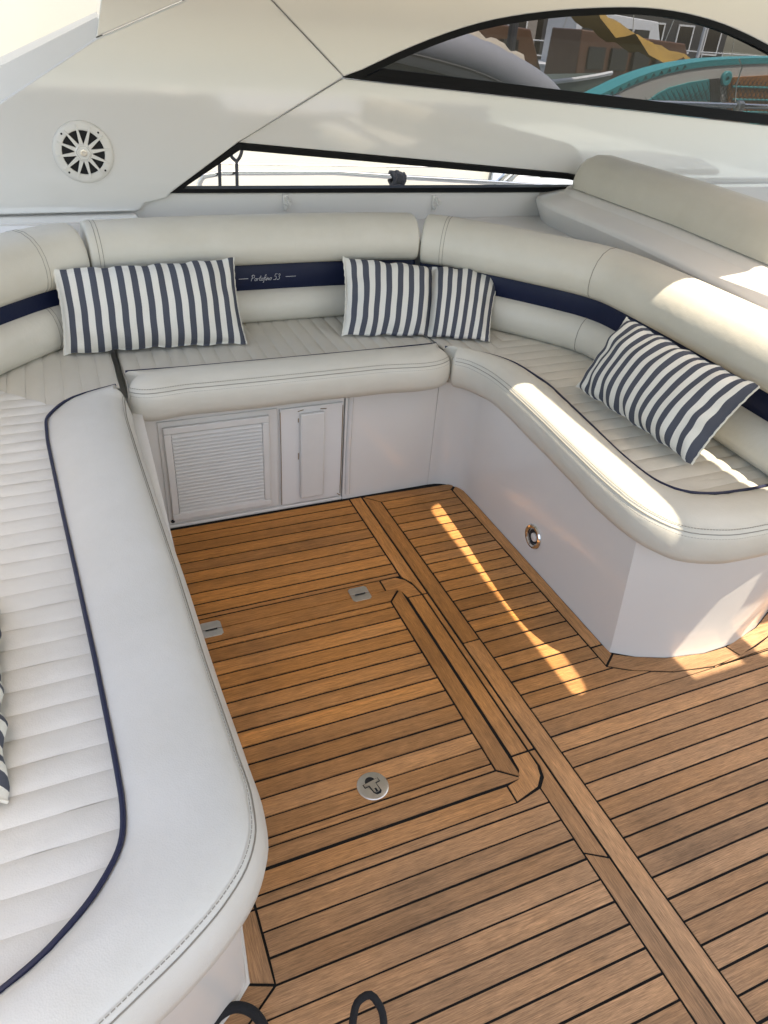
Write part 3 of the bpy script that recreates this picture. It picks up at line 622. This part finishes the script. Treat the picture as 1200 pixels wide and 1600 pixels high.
MB().ribbon([l3, l4, l5, l6]).build('arch_lip', M['gel'], side)
MB().tube([(-.085, 2.990, 1.262), (.055, 2.975, 1.300)], .0022, 6).build('arch_seam', M['plastic'], side)
# upright fin joining the arch to the hardtop
MB().prism([(.228, YW-.004, 1.388), (.52, YW-.004, 1.508), (.543, YW-.004, 2.0), (.40, YW-.004, 2.0)], [(.228, YW+.13, 1.388), (.52, YW+.13, 1.508), (.543, YW+.13, 2.0), (.40, YW+.13, 2.0)]).build('arch_fin', M['gel'], side, bevel=.003)
# windows
def ring_frame(poly, wid, y0, y1, name, parent):
    q = inset(poly, wid); n = len(poly); mb = MB()
    out = [(x, y0, z) for x, z in poly]; inn = [(p.x, y0, p.y) for p in q]; out2 = [(x, y1, z) for x, z in poly]; inn2 = [(p.x, y1, p.y) for p in q]
    mb.loft([list(a) for a in zip(out, inn, inn2, out2)]+[[out[0], inn[0], inn2[0], out2[0]]], closed=True)
    return mb.build(name, M['rubber'], parent, smooth=30), [(p.x, p.y) for p in q]
uw_poly = [tuple(p) for p in UWTs]+[(3.0, 1.2018), (2.0, 1.2558)]
uw_in = inset(uw_poly, .010)
uwf, q = ring_frame(uw_poly, .024, YW+.002, YW+.045, 'upper_window', side)
flat_y(q, YW+.022, YW+.027).build('pane', M['tint'], uwf, smooth=0)
MB().prism([(1.15, YW+.004, 1.3), (4.0, YW+.004, 1.148), (4.0, YW+.004, 1.190), (1.24, YW+.004, 1.340)], [(1.15, YW+.03, 1.3), (4.0, YW+.03, 1.148), (4.0, YW+.03, 1.190), (1.24, YW+.03, 1.340)]).build('sill_rubber', M['rubber'], uwf)
lwf, q = ring_frame(LW, .022, YW+.002, YW+.06, 'lower_window', side)
flat_y(q, YW+.034, YW+.037).build('pane', M['clear'], lwf, smooth=0)
# ledge behind the backrests
LEDGE = [(-1.2, 2.56), (-.6, 2.2), (.0, 2.62), (1.3, 2.62), (1.85, 2.05), (1.9, 1.2), (2.5, 1.2), (2.5, 2.962), (-1.2, 2.962)]
led = thing('coaming_ledge', 'white moulded ledge running behind the cream backrests', 'ledge', (.7, 2.8, .7))
MB().prism([(x, y, -.05) for x, y in LEDGE], [(x, y, .795) for x, y in LEDGE]).build('ledge_top', M['gel2'], led, bevel=.006)
MB().prism([(-1.2, 2.80, .80), (.30, 2.80, .80), (.30, 2.945, .80), (-1.2, 2.945, .80)], [(-1.2, 2.82, .845), (.29, 2.82, .85), (.285, 2.943, .85), (-1.2, 2.943, .845)]).build('ledge_step', M['gel'], led, bevel=.006)

# moulding and companion seat back on the right
mo = thing('console_moulding', 'stepped white moulding between the right backrest and the raised cream seat roll', 'moulding', (1.95, 1.9, .79))
def mring(y, x0): return [(x0+.055, y, .79), (x0+.050, y, .80), (x0+.012, y, .874), (x0+.014, y, .884), (x0+.022, y, .891), (x0+.034, y, .894), (x0+.145, y, .908), (x0+.155, y, .911), (x0+.165, y, .921), (x0+.24, y, .932), (x0+.62, y, .930), (x0+.62, y, .79)]
rings = []
for y, x0, k in ((2.975, 2.05, 1), (2.945, 2.008, 1), (2.90, 1.972, 1), (2.84, 1.948, 1), (2.76, 1.932, 1), (2.6, 1.925, 1), (2.4, 1.925, 1), (2.2, 1.915, 1), (2.0, 1.895, 1), (1.8, 1.868, 1), (1.6, 1.835, 1), (1.4, 1.795, 1), (1.2, 1.745, 1), (1.0, 1.70, 1), (.8, 1.66, 1)):
    rings.append([(a, b, .79+(c-.79)*k) for a, b, c in mring(y, x0)])
MB().loft(rings, closed=True, caps=True).build('stepped_panel', M['gel2'], mo, smooth=38)
cs = thing('companion_seat', 'raised cream seat roll at upper right on the stepped white moulding', 'seat roll', (2.2, 1.9, .93))
rings = []
yy = [2.885, 2.88, 2.865, 2.84, 2.80, 2.6, 2.4, 2.2, 2.0, 1.8, 1.6, 1.4, 1.2, 1.0]
for i, y in enumerate(yy):
    k = [.35, .62, .82, .94, 1][min(i, 4)]; xs = np.interp(y, [1.0, 1.6, 2.2, 2.9], [1.93, 2.05, 2.12, 2.135])
    pr = [(.03, .922), (.0, .932), (-.004, .96), (.004, 1.0), (.022, 1.035), (.05, 1.06), (.085, 1.072), (.13, 1.072), (.165, 1.055), (.185, 1.02), (.19, .96), (.18, .922)]
    rings.append([(xs+.09+(o-.09)*(k if i < 2 else 1-(1-k)*.4), y, .922+(z-.922)*(.4+.6*k)) for o, z in pr])
MB().loft(rings, closed=True, caps=True).build('seat_roll', M['vinyl'], cs, smooth=60)
MB().box((2.32, .9, .80), (3.6, 2.9, .935)).build('seat_plinth', M['gel'], cs, bevel=.02)
MB().prism([(2.55, 2.2, .935), (3.3, 2.15, .935), (3.5, 2.4, .935), (3.3, 2.75, .935), (2.6, 2.75, .935)], [(2.56, 2.21, .95), (3.29, 2.16, .95), (3.49, 2.4, .95), (3.29, 2.74, .95), (2.61, 2.74, .95)]).build('seat_tray', M['gel2'], cs, bevel=.004)

# speaker
spk = thing('speaker', 'round white waterproof loudspeaker with dark cone set in the arch', 'speaker', (.135, YW-.006, 1.05))
sc_, sy = Vector((.135, YW-.006, 1.050)), -1
R_ = .098
MB().lathe(sc_+Vector((0, .0004, 0)), (0, -1, 0), [(R_, 0), (R_-.001, .006), (R_-.006, .010), (R_-.012, .011), (.072, .012), (.069, .010), (.069, .003)], 56).build('bezel', M['plastic'], spk)
MB().lathe(sc_, (0, -1, 0), [(.0695, .0), (.0693, .0045), (.03, .0032), (.001, .003)], 40).build('cone', M['dark'], spk)
for k in range(12):
    a = math.radians(8+30*k); u = Vector((math.cos(a), 0, math.sin(a))); v = Vector((-math.sin(a), 0, math.cos(a)))
    p0, p1 = sc_+u*.026, sc_+u*.086
    q = [p0-v*.0065, p1-v*.0022, p1+v*.0022, p0+v*.0065]
    MB().prism([p+Vector((0, -.006, 0)) for p in q], [p+Vector((0, -.0145 if i in (1, 2) else -.016, 0)) for i, p in enumerate(q)]).build('spoke', M['plastic'], spk, bevel=.001)
hexr = lambda r, h: [sc_+Vector((r*math.cos(a), -h, r*math.sin(a))) for a in np.linspace(0, 2*math.pi, 7)[:-1]]
MB().loft([hexr(.032, .006), hexr(.031, .016), hexr(.0255, .0185), hexr(.0245, .0170), hexr(.0225, .0170), hexr(.0215, .0195), hexr(.004, .0200)], closed=True, caps=True).build('hub', M['plastic'], spk, smooth=20)
MB().lathe(sc_+Vector((0, -.0195, 0)), (0, -1, 0), [(.0115, 0), (.0115, .0015), (.0085, .002), (.0085, .0005), (.001, .0005)], 20).build('badge', M['steel'], spk)
for a in (48, 137, 228, 318):
    u = Vector((math.cos(math.radians(a)), 0, math.sin(math.radians(a))))
    MB().lathe(sc_+u*.084+Vector((0, -.011, 0)), (0, -1, 0), [(.0035, 0), (.0035, .0012), (.001, .0012)], 10).build('screw', M['dark'], spk)

# hooks under the lower window
def hook(x, z, label):
    h = thing('hook', label, 'hook', (x, YW+.01, z), 'hooks under the lower window')
    MB().box((x-.010, YW+.006, z-.032), (x+.010, YW+.0139, z+.030)).build('hook_plate', M['plastic'], h, bevel=.003)
    MB().tube([(x+.004, YW+.008, z+.018), (x+.006, YW-.012, z+.010), (x+.012, YW-.020, z-.004), (x+.014, YW-.022, z+.012)], [.006, .0055, .005, .004], 8).build('hook_horn', M['plastic'], h)
    MB().tube([(x-.002, YW+.008, z-.010), (x-.003, YW-.010, z-.022), (x-.003, YW-.018, z-.018), (x-.002, YW-.020, z-.008)], [.0055, .005, .0045, .004], 8).build('hook_horn', M['plastic'], h)
hook(.855, .872, 'small white plastic hook under the left half of the lower window')
hook(1.512, .858, 'small white plastic hook under the right half of the lower window')

# ------------------------------------------------------------------ hardtop overhead (throws the shade), with its sunroof openings
ht = thing('hardtop', 'white hardtop roof with open sunroof panels over the cockpit', 'roof', (1.5, .5, 2.0))
ZR = 2.0
def back(p): k = ZR-p[2]; return (p[0]+SUN.x*k, p[1]+SUN.y*k)
sy1 = back((1.25, 1.80, .56))[1]; sy0 = back((1.1, 1.008, 0))[1]
lf, ln = back((1.112, 1.85, 0))[0], back((1.096, 1.0, 0))[0]          # aft edge of the narrow opening, far and near
rf, rn = back((1.320, 1.8, .56))[0], back((1.252, 1.0, .56))[0]       # forward edge of the narrow opening
ox0 = back((1.465, 0, 0))[0]; ox1 = back((1.66, 0, 0))[0]; oy1 = back((1.69, 1.715, .85))[1]; oy0 = back((1.5, .945, 0))[1]
def slab(x0, x1, y0, y1, name='roof_panel', h=.03): MB().box((x0, y0, ZR), (x1, y1, ZR+h)).build(name, M['gel2'], ht, smooth=0)
def quad(P, name='roof_panel', z0=0.0, z1=.03): MB().prism([(x, y, ZR+z0) for x, y in P], [(x, y, ZR+z1) for x, y in P]).build(name, M['gel2'], ht, smooth=0)
slab(-.95, -.12, 1.6, 3.0)                                            # roof over the arch
quad([(-.12, -1.3), (ln, -1.3), (ln, sy0), (lf, sy1), (lf, 3.0), (-.12, 3.0)])
quad([(lf, sy1), (rf, sy1), (rf, oy1), (4.6, oy1), (4.6, 3.0), (lf, 3.0)] if oy1 > sy1 else [(lf, sy1), (rf, sy1), (4.6, sy1), (4.6, 3.0), (lf, 3.0)])
quad([(ln, -1.3), (4.6, -1.3), (4.6, oy0), (rn+.001, oy0), (rn, sy0), (ln, sy0)] if oy0 < sy0 else [(ln, -1.3), (4.6, -1.3), (4.6, sy0), (ln, sy0)])
ylo, yhi = max(sy0, oy0), min(sy1, oy1)
quad([(rn, min(sy0, oy0)), (ox0, min(sy0, oy0)), (ox0, max(sy1, oy1)), (rf, max(sy1, oy1)), (rf, sy1), (rn, sy0)], 'roof_bar', .003, .027)
if oy0 > sy0: slab(ox0, 4.6, sy0, oy0)
if sy1 > oy1: slab(ox0, 4.6, oy1, sy1)
slab(ox1, ox1+.07, oy0, oy1, 'roof_bar')
for ye, sg, r_, xl, xr in ((sy1, 1, (rf-lf)/2, lf, rf), (sy0, -1, .035, ln, rn)):    # rounded ends of the narrow opening
    yc = ye-sg*r_
    for sd_, cx_, a0, a1 in ((xr, xr-r_, 0, math.pi/2), (xl, xl+r_, math.pi/2, math.pi)):
        quad([(sd_, ye)]+[(cx_+r_*math.cos(t), yc+sg*r_*math.sin(t)) for t in np.linspace(a0, a1, 9)], 'roof_corner', .004, .026)

# ------------------------------------------------------------------ own side deck, rail and lines outside the windows
MB().box((-3, 3.02, .3), (6, 3.55, .70)).build('side_deck', M['gel2'], kind='structure')
rail = thing('guard_rail', 'polished steel guard rail with wire and slanted stanchion outside the lower window', 'rail', (1.4, 3.4, .70))
MB().tube([(.60, 3.38, .74), (.60, 3.38, .865), (.62, 3.38, .893), (.70, 3.38, .905), (1.2, 3.38, .905), (1.6, 3.38, .880), (2.1, 3.38, .853), (2.6, 3.38, .82), (3.2, 3.38, .80)], .0125, 12).build('top_tube', M['chrome'], rail)
MB().tube([(.2, 3.40, .945), (1.6, 3.40, .925), (3.2, 3.40, .92)], .0035, 6).build('wire', M['chrome'], rail)
for dx in (0, .05): MB().tube([(1.98+dx, 3.36, .80), (2.28+dx*1.5, 3.44, .99)], .0125, 10).build('stanchion', M['chrome'], rail)
MB().tube([(2.18, 3.36, .888), (2.55, 3.36, .892)], .003, 6).build('turnbuckle_wire', M['chrome'], rail)
MB().tube([(2.30, 3.355, .888), (2.38, 3.355, .889)], .007, 8).build('turnbuckle', M['steel'], rail)
MB().tube([(2.3, 3.25, 1.236), (3.4, 3.25, 1.240), (4.2, 3.25, 1.24)], .0125, 10).build('upper_tube', M['chrome'], rail)
for x in (2.53, 2.585, 3.372):
    MB().lathe((x, 3.25, 1.237), (1, 0, .02), [(.018, -.02), (.026, -.016), (.028, 0), (.026, .016), (.018, .02)], 20).build('clamp', M['steel'], rail)
def knot(label, pts, r, name='rope'): return tag(MB().tube(pts, r, 8).build(name, M['rope_g']), label, 'rope', 'charcoal lines outside the lower window')
knot('straight charcoal line hanging at the left end of the lower window', [(.685, 3.34, 1.12), (.683, 3.34, .98), (.678, 3.34, .84), (.676, 3.34, .70)], .007)
lp = spline([(.735, 3.34, 1.10), (.728, 3.34, 1.02), (.735, 3.34, .975), (.755, 3.34, .960), (.775, 3.34, .985), (.780, 3.34, 1.04), (.775, 3.34, 1.10)], 24)
kn = knot('looped charcoal line beside the straight one at the lower window', lp.tolist(), .007)
MB().tube([(.755, 3.34, .958), (.752, 3.34, .84), (.750, 3.34, .70)], .007, 8).build('rope_tail', M['rope_g'], kn)
kp = []
for k in range(60):
    a = k*.85; kp.append((1.50+.022*math.sin(k*.31)+k*.0007, 3.38+.022*math.cos(a), .878+.026*math.sin(a)+.006*math.sin(k*.5)))
kk = knot('charcoal line knotted round the steel rail behind the lower window', kp, .009)
MB().tube([(1.515, 3.355, .86), (1.52, 3.35, .80), (1.52, 3.35, .70)], .012, 8).build('rope_tail', M['rope_g'], kk)

# ------------------------------------------------------------------ black rope at the bottom edge
rp = spline([(.225, .40, .012), (.228, .43, .04), (.240, .478, .075), (.262, .505, .088), (.283, .506, .088), (.294, .485, .08), (.290, .45, .05), (.285, .40, .015), (.24, .33, .010), (.12, .40, .010), (.02, .38, .012)], 70)
tag(MB().tube(rp.tolist(), .0068, 12).build('rope', M['rope']), 'thick black rope loop standing up from the teak at the bottom edge', 'rope')
rp2 = spline([(.012, .50, .012), (.008, .55, .02), (.025, .588, .028), (.06, .596, .03), (.088, .580, .028), (.104, .545, .02), (.10, .50, .012)], 40)
tag(MB().tube(rp2.tolist(), .0095, 12).build('rope', M['rope']), 'black rope bight against the left seat base at the bottom edge', 'rope')

# ------------------------------------------------------------------ far side of the cockpit (behind the camera)
op = thing('opposite_coaming', 'white moulded coaming along the far side of the cockpit behind the viewer', 'coaming', (.8, -2.1, 0))
MB().prism([(-2.6, -1.75, 0), (4.6, -1.75, 0), (4.6, -2.6, 0), (-2.6, -2.6, 0)], [(-2.6, -1.95, .85), (4.6, -1.95, .80), (4.6, -2.6, .80), (-2.6, -2.6, .85)]).build('coaming_panel', M['gel'], op, bevel=.03)
MB().prism([(1.5, -1.1, 0), (3.0, -1.1, 0), (3.0, -1.74, 0), (1.5, -1.74, 0)], [(1.55, -1.2, .75), (2.9, -1.2, .75), (2.9, -1.74, .85), (1.55, -1.74, .85)]).build('helm_seat_base', M['gel'], op, bevel=.04)

# ------------------------------------------------------------------ water, neighbours, marina
MB().box((-300, -300, -3), (300, 300, -1.4)).build('water', M['wet'], kind='structure')
nb = thing('motor_yacht', 'cream hulled motor yacht moored alongside, filling the lower window', 'yacht', (.5, 5.5, -1.4))
MB().prism([(-9, 4.72, -1.3), (4.6, 4.72, -1.3), (5.6, 6.2, -1.3), (-9, 6.2, -1.3)], [(-9, 4.9, .93), (4.4, 4.9, .93), (5.6, 6.2, .93), (-9, 6.2, .93)]).build('hull', M['hull'], nb, bevel=.02)
MB().prism([(-9, 4.96, .93), (.95, 4.96, .93), (1.3, 6.0, .93), (-9, 6.0, .93)], [(-9, 5.0, 2.9), (.75, 5.0, 2.9), (1.0, 5.9, 2.9), (-9, 5.9, 2.9)]).build('cabin', M['cabin'], nb, bevel=.03)
MB().prism([(2.78, 4.731, -.2), (4.2, 4.731, -.2), (4.3, 4.88, .9), (2.95, 4.88, .9)], [(2.78, 4.711, -.2), (4.2, 4.711, -.2), (4.3, 4.86, .9), (2.95, 4.86, .9)]).build('hull_panel', M['hull_b'], nb)
MB().box((1.3, 5.2, .93), (4.3, 6.1, 1.05)).build('aft_deck', M['grey'], nb, bevel=.01)
MB().prism([(1.4, 5.3, 1.05), (2.5, 5.3, 1.05), (2.5, 6.0, 1.05), (1.4, 6.0, 1.05)], [(1.5, 5.4, 1.75), (2.2, 5.4, 1.55), (2.2, 5.9, 1.55), (1.5, 5.9, 1.75)]).build('seat_back', M['grey'], nb, bevel=.02)
for x in (1.62, 1.82): MB().prism([(x, 5.16, 1.06), (x+.10, 5.16, 1.06), (x+.02, 5.16, 1.2), (x-.08, 5.16, 1.2)], [(x, 5.18, 1.06), (x+.10, 5.18, 1.06), (x+.02, 5.18, 1.2), (x-.08, 5.18, 1.2)]).build('step', M['white'], nb)

dk = thing('inflatable_dinghy', 'grey inflatable dinghy with arched tube and beige cover behind the tinted window', 'dinghy', (2.5, 4.2, .9))
tb = spline([(1.75, 4.1, 1.42), (2.0, 4.1, 1.385), (2.25, 4.1, 1.34), (2.5, 4.1, 1.265), (2.72, 4.1, 1.17), (2.84, 4.1, 1.08)], 40)
MB().tube(tb.tolist(), .105, 24).build('tube', M['dink'], dk)
MB().tube([(p[0]-.02, p[1]-.105, p[2]-.055) for p in tb], .008, 6).build('rubbing_strake', M['grey'], dk)
MB().prism([(1.7, 4.16, 1.10), (2.75, 4.16, 1.10), (2.5, 4.16, 1.22), (2.2, 4.16, 1.29), (1.7, 4.16, 1.36)], [(1.7, 4.20, 1.10), (2.75, 4.20, 1.10), (2.5, 4.20, 1.22), (2.2, 4.20, 1.29), (1.7, 4.20, 1.36)]).build('floor_board', M['charcoal'], dk)
MB().lathe((2.66, 4.0, 1.19), (-.3, -1, .4), [(.012, 0), (.012, .006), (.004, .007)], 12).build('valve', M['dark'], dk)
cv = []
for i in range(14):
    x = 2.12+.44*i/13; r = []
    for j in range(9):
        a = math.pi*(.95-.9*j/8); rr = .125*(.9+.12*math.sin(i*1.3+j)+.05*math.sin(j*2.3))
        zc = np.interp(x, tb[:, 0], tb[:, 2]); r.append((x, 4.13-.10*math.cos(a)*-1, zc+.02+rr*math.sin(a)*.95))
    cv.append(r)
MB().loft(cv).build('cover', M['canvas'], dk, smooth=40)

sup = thing('paddleboard', 'paddleboard with teal rim, pale deck and teal pad standing behind the tinted window', 'paddleboard', (3.2, 3.55, .8))
rim = spline([(2.28, 3.5, 1.03), (2.45, 3.5, 1.135), (2.629, 3.5, 1.227), (2.729, 3.5, 1.27), (2.881, 3.5, 1.33), (3.067, 3.5, 1.381), (3.265, 3.5, 1.415), (3.489, 3.5, 1.437), (3.725, 3.5, 1.452), (4.4, 3.5, 1.475)], 44)
def below(P, d): return [(p[0]+d*.35, p[1], p[2]-d) for p in P]
lo = [(p[0]+.3, p[1], .85) for p in rim]
rimf = [(x, y-.006, z) for x, y, z in rim.tolist()]
MB().ribbon([rimf, below(rimf, .027), [(x, y+.132, z) for x, y, z in below(rimf, .027)], [(x, y+.132, z) for x, y, z in rimf]]).build('rim', M['teal'], sup)
dl = [below(rim, .024), [(x+.05, y-.004, z-.09) for x, y, z in below(rim, .024)], [(max(p[0], 2.4), p[1], min(1.0, p[2]-.12)) for p in below(rim, .024)]]
MB().ribbon(dl+[[(x, y+.1, z) for x, y, z in l] for l in dl[::-1]]).build('deck_panel', M['board'], sup, smooth=20)
pad = [(2.93, 1.10), (2.95, 1.19), (2.989, 1.232), (3.04, 1.266), (3.099, 1.290), (3.226, 1.319), (3.351, 1.337), (3.47, 1.08)]
flat_y(pad, 3.485, 3.499).build('deck_pad', M['teal_pad'], sup)
flat_y([(3.355, 1.338), (3.422, 1.345), (3.545, 1.08), (3.475, 1.08)], 3.484, 3.4985).build('pad_edge', M['charcoal'], sup)
flat_y([(3.479, 1.350), (3.764, 1.371), (4.3, 1.39), (4.3, 1.05), (3.61, 1.05)], 3.484, 3.499).build('rust_pad', M['rust'], sup)
MB().lathe((3.462, 3.488, 1.345), (0, -1, 0), [(.036, 0), (.036, .012), (.03, .017), (.012, .017), (.010, .008)], 24).build('valve', M['teal'], sup)
for z in (1.13, 1.19, 1.25, 1.31): MB().tube([(3.50+(1.35-z)*.5, 3.482, z), (4.3, 3.482, z+.01)], .006, 6).build('pad_groove', M['teal'], sup)
nt_ = MB()
for k in range(34):
    x = 2.85+k*.032
    nt_.tube([(x, 3.478, 1.08), (x+.22, 3.478, min(1.36, 1.20+.25*(x-2.75)))], .0014, 4); nt_.tube([(x+.22, 3.478, 1.08), (x, 3.478, min(1.34, 1.20+.22*(x-2.75)))], .0014, 4)
nt_.build('net', M['charcoal'], sup, kind='stuff')
MB().tube([(3.50, 3.47, 1.44), (3.53, 3.46, 1.40), (3.525, 3.46, 1.32), (3.50, 3.40, 1.22)], .004, 6).build('bungee', M['steel'], sup)
# marks on the teal rim
tx = MB()
for x in np.linspace(2.72, 3.15, 10):
    z = np.interp(x, rim[:, 0], rim[:, 2]); sl_ = .3
    tx.tube([(x+.010, 3.492, z-.020), (x+.020, 3.492, z-.004), (x+.030, 3.492, z-.014)], .0020, 4)
tx.build('rim_lettering', M['charcoal'], sup)

def moored_boat(x, y, L, hull_m, cab_m, rot, label, cabin=True, boom=False, H=1.0):
    t = thing('moored_boat', label, 'boat', (x, y, -1.4)); c, s = math.cos(rot), math.sin(rot)
    def W(p): return (x+c*p[0]-s*p[1], y+s*p[0]+c*p[1], p[2])
    st_ = np.linspace(-L/2, L/2, 11); rings = []
    for q in st_:
        f = max(.05, 1-((q/L+.5)**3.2)*.97); b = L*.15*f; sh = H*(.35+.25*(q/L+.5)**2)
        rings.append([W((q, -b, sh)), W((q, -b*.9, -.4)), W((q, -b*.4, -1.5)), W((q, b*.4, -1.5)), W((q, b*.9, -.4)), W((q, b, sh))])
    MB().loft(rings, closed=True, caps=True).build('hull', M[hull_m], t)
    MB().tube([r[0] for r in rings], .05, 6).build('gunwale', M['white'], t)
    if cabin:
        a, b2, w2 = -L*.25, L*.18, L*.1
        bt = [W((a, -w2, H*.35)), W((b2, -w2*.8, H*.45)), W((b2, w2*.8, H*.45)), W((a, w2, H*.35))]; tp = [W((a, -w2*.9, H*1.25)), W((b2-.5, -w2*.7, H*1.15)), W((b2-.5, w2*.7, H*1.15)), W((a, w2*.9, H*1.25))]
        MB().prism(bt, tp).build('cabin', M[cab_m], t, bevel=.03)
        for k in range(4):
            q0 = a+.25+k*(b2-a-1)/4; q1 = q0+(b2-a-1)/4*.75
            zz = lambda q: H*.72
            MB().prism([W((q0, -w2*1.0, H*.65)), W((q1, -w2*.95, H*.65)), W((q1, -w2*.92, H*1.0)), W((q0, -w2*.97, H*1.0))], [W((q0, -w2*.8, H*.65)), W((q1, -w2*.8, H*.65)), W((q1, -w2*.8, H*1.0)), W((q0, -w2*.8, H*1.0))]).build('window', M['winglass'], t)
    return t, W
moored_boat(8.6, 15.5, 7.5, 'olive', 'brown', .12, 'dark wooden cabin boat moored beneath the yellow tarp', H=1.3)
moored_boat(13.8, 17.0, 8.0, 'brown', 'brown', -.1, 'brown wooden boat with a rounded cabin right of the yellow tarp', H=1.25)
moored_boat(7.6, 22.5, 9.0, 'white', 'white', .05, 'white cabin boat behind the mast in the marina', H=1.6)
moored_boat(18.5, 24, 9.0, 'white', 'white', .0, 'white boat far right beyond the brown boat', H=1.7)
moored_boat(5.6, 12.0, 6.0, 'olive', 'grey', .25, 'low grey green boat nearest beyond the dinghy', cabin=False, H=1.0)
tp = thing('tarp', 'yellow tarp awning stretched over the moored wooden boat', 'tarp', (11.2, 14, 1))
gr = []
for i in range(13):
    u = i/12; gr.append([(9.9+2.6*u, 13.4+1.4*j/6, 1.86-.72*u+.12*math.sin(math.pi*j/6)-.10*math.sin(u*math.pi)+.04*math.sin(i*2+j)-(.12+.10*math.sin(i*1.1))*(j == 0)) for j in range(7)])
MB().loft(gr).build('tarp_sheet', M['yellow'], tp, smooth=50)
ms = thing('mast', 'dark mast standing between the moored boats', 'mast', (6.9, 11.5, -1)); MB().tube([(6.9, 11.5, -1), (7.0, 11.5, 6)], .07, 10).build('pole', M['charcoal'], ms)
MB().tube([(5.2, 11.5, .62), (9.3, 11.5, .35)], .045, 8).build('boom', M['white'], ms); MB().tube([(5.9, 11.4, .5), (7.0, 11.5, 3.2)], .012, 5).build('stay', M['steel'], ms)
def yacht_mast(x, y, h, lean, label):
    t = thing('mast', label, 'mast', (x, y, -.5)); MB().tube([(x, y, -.5), (x+lean, y, h)], .05, 8).build('pole', M['white'], t)
    for dx in (-1.6, 1.5): MB().tube([(x+lean, y, h), (x+dx, y, .2)], .012, 4).build('stay', M['steel'], t)
    MB().tube([(x-.5+lean*.6, y, h*.55), (x+.5+lean*.6, y, h*.55)], .02, 5).build('spreader', M['white'], t)
yacht_mast(9.8, 20, 6, .1, 'thin white mast behind the yellow tarp'); yacht_mast(15.6, 21, 7, -.1, 'thin white mast right of the yellow tarp'); yacht_mast(17.6, 19, 6.5, .05, 'thin white mast farthest right beyond the paddleboard')
for k, (x, y, z) in enumerate(((6.6, 11.2, .15), (8.2, 11.3, .1), (10.2, 14.2, .1))):
    fd = tag(MB().lathe((x, y, z-.3), (0, 0, 1), [(.03, 0), (.11, .06), (.13, .2), (.13, .45), (.10, .58), (.03, .64)], 14).build('fender', M['white' if k != 1 else 'red']), ['white fender hanging left of the dark mast', 'red fender hanging right of the dark mast', 'white fender under the yellow tarp'][k], 'fender')
# quay and waterfront
MB().box((-60, 30, -3), (90, 60, .1)).build('quay', M['stone'], kind='structure')
def building(x0, x1, y, h, m, nw, label, sign=False):
    t = thing('waterfront_building', label, 'building', ((x0+x1)/2, y+3, .1)); MB().box((x0, y, .1), (x1, y+6, h)).build('wall', M[m], t)
    for r in range(int((h-.6)//2.6)):
        for k in range(nw):
            xc = x0+(k+.5)*(x1-x0)/nw; z = .9+r*2.6
            wf = frame_box(xc-.55, xc+.55, z, z+1.3, .08, y-.05, y-.004).build('window', M['white'], t); MB().box((xc-.47, y-.03, z+.08), (xc+.47, y-.005, z+1.22)).build('pane', M['winglass'], wf)
    if sign: MB().box((x0+.5, y-.6, 2.35), (x1-1, y-.02, 2.95)).build('awning', M['red'], t)
building(12, 23, 36, 5.9, 'wall', 5, 'pale waterfront building with a red awning behind the marina', True)
building(24, 36, 37, 8.3, 'grey', 6, 'grey waterfront building at the right of the marina')
building(0, 11, 38, 6.5, 'wall', 5, 'pale waterfront building at the left of the marina')
def lamp_fence():
    t = thing('quay_railing', 'white railing along the quay edge behind the moored boats', 'railing', (20, 30.4, .1))
    for k in range(26): MB().tube([(8+k*1.2, 30.4, .1), (8+k*1.2, 30.4, 1.15)], .03, 6).build('post', M['white'], t)
    for z in (.6, 1.12): MB().tube([(8, 30.4, z), (38, 30.4, z)], .025, 6).build('bar', M['white'], t)
lamp_fence()
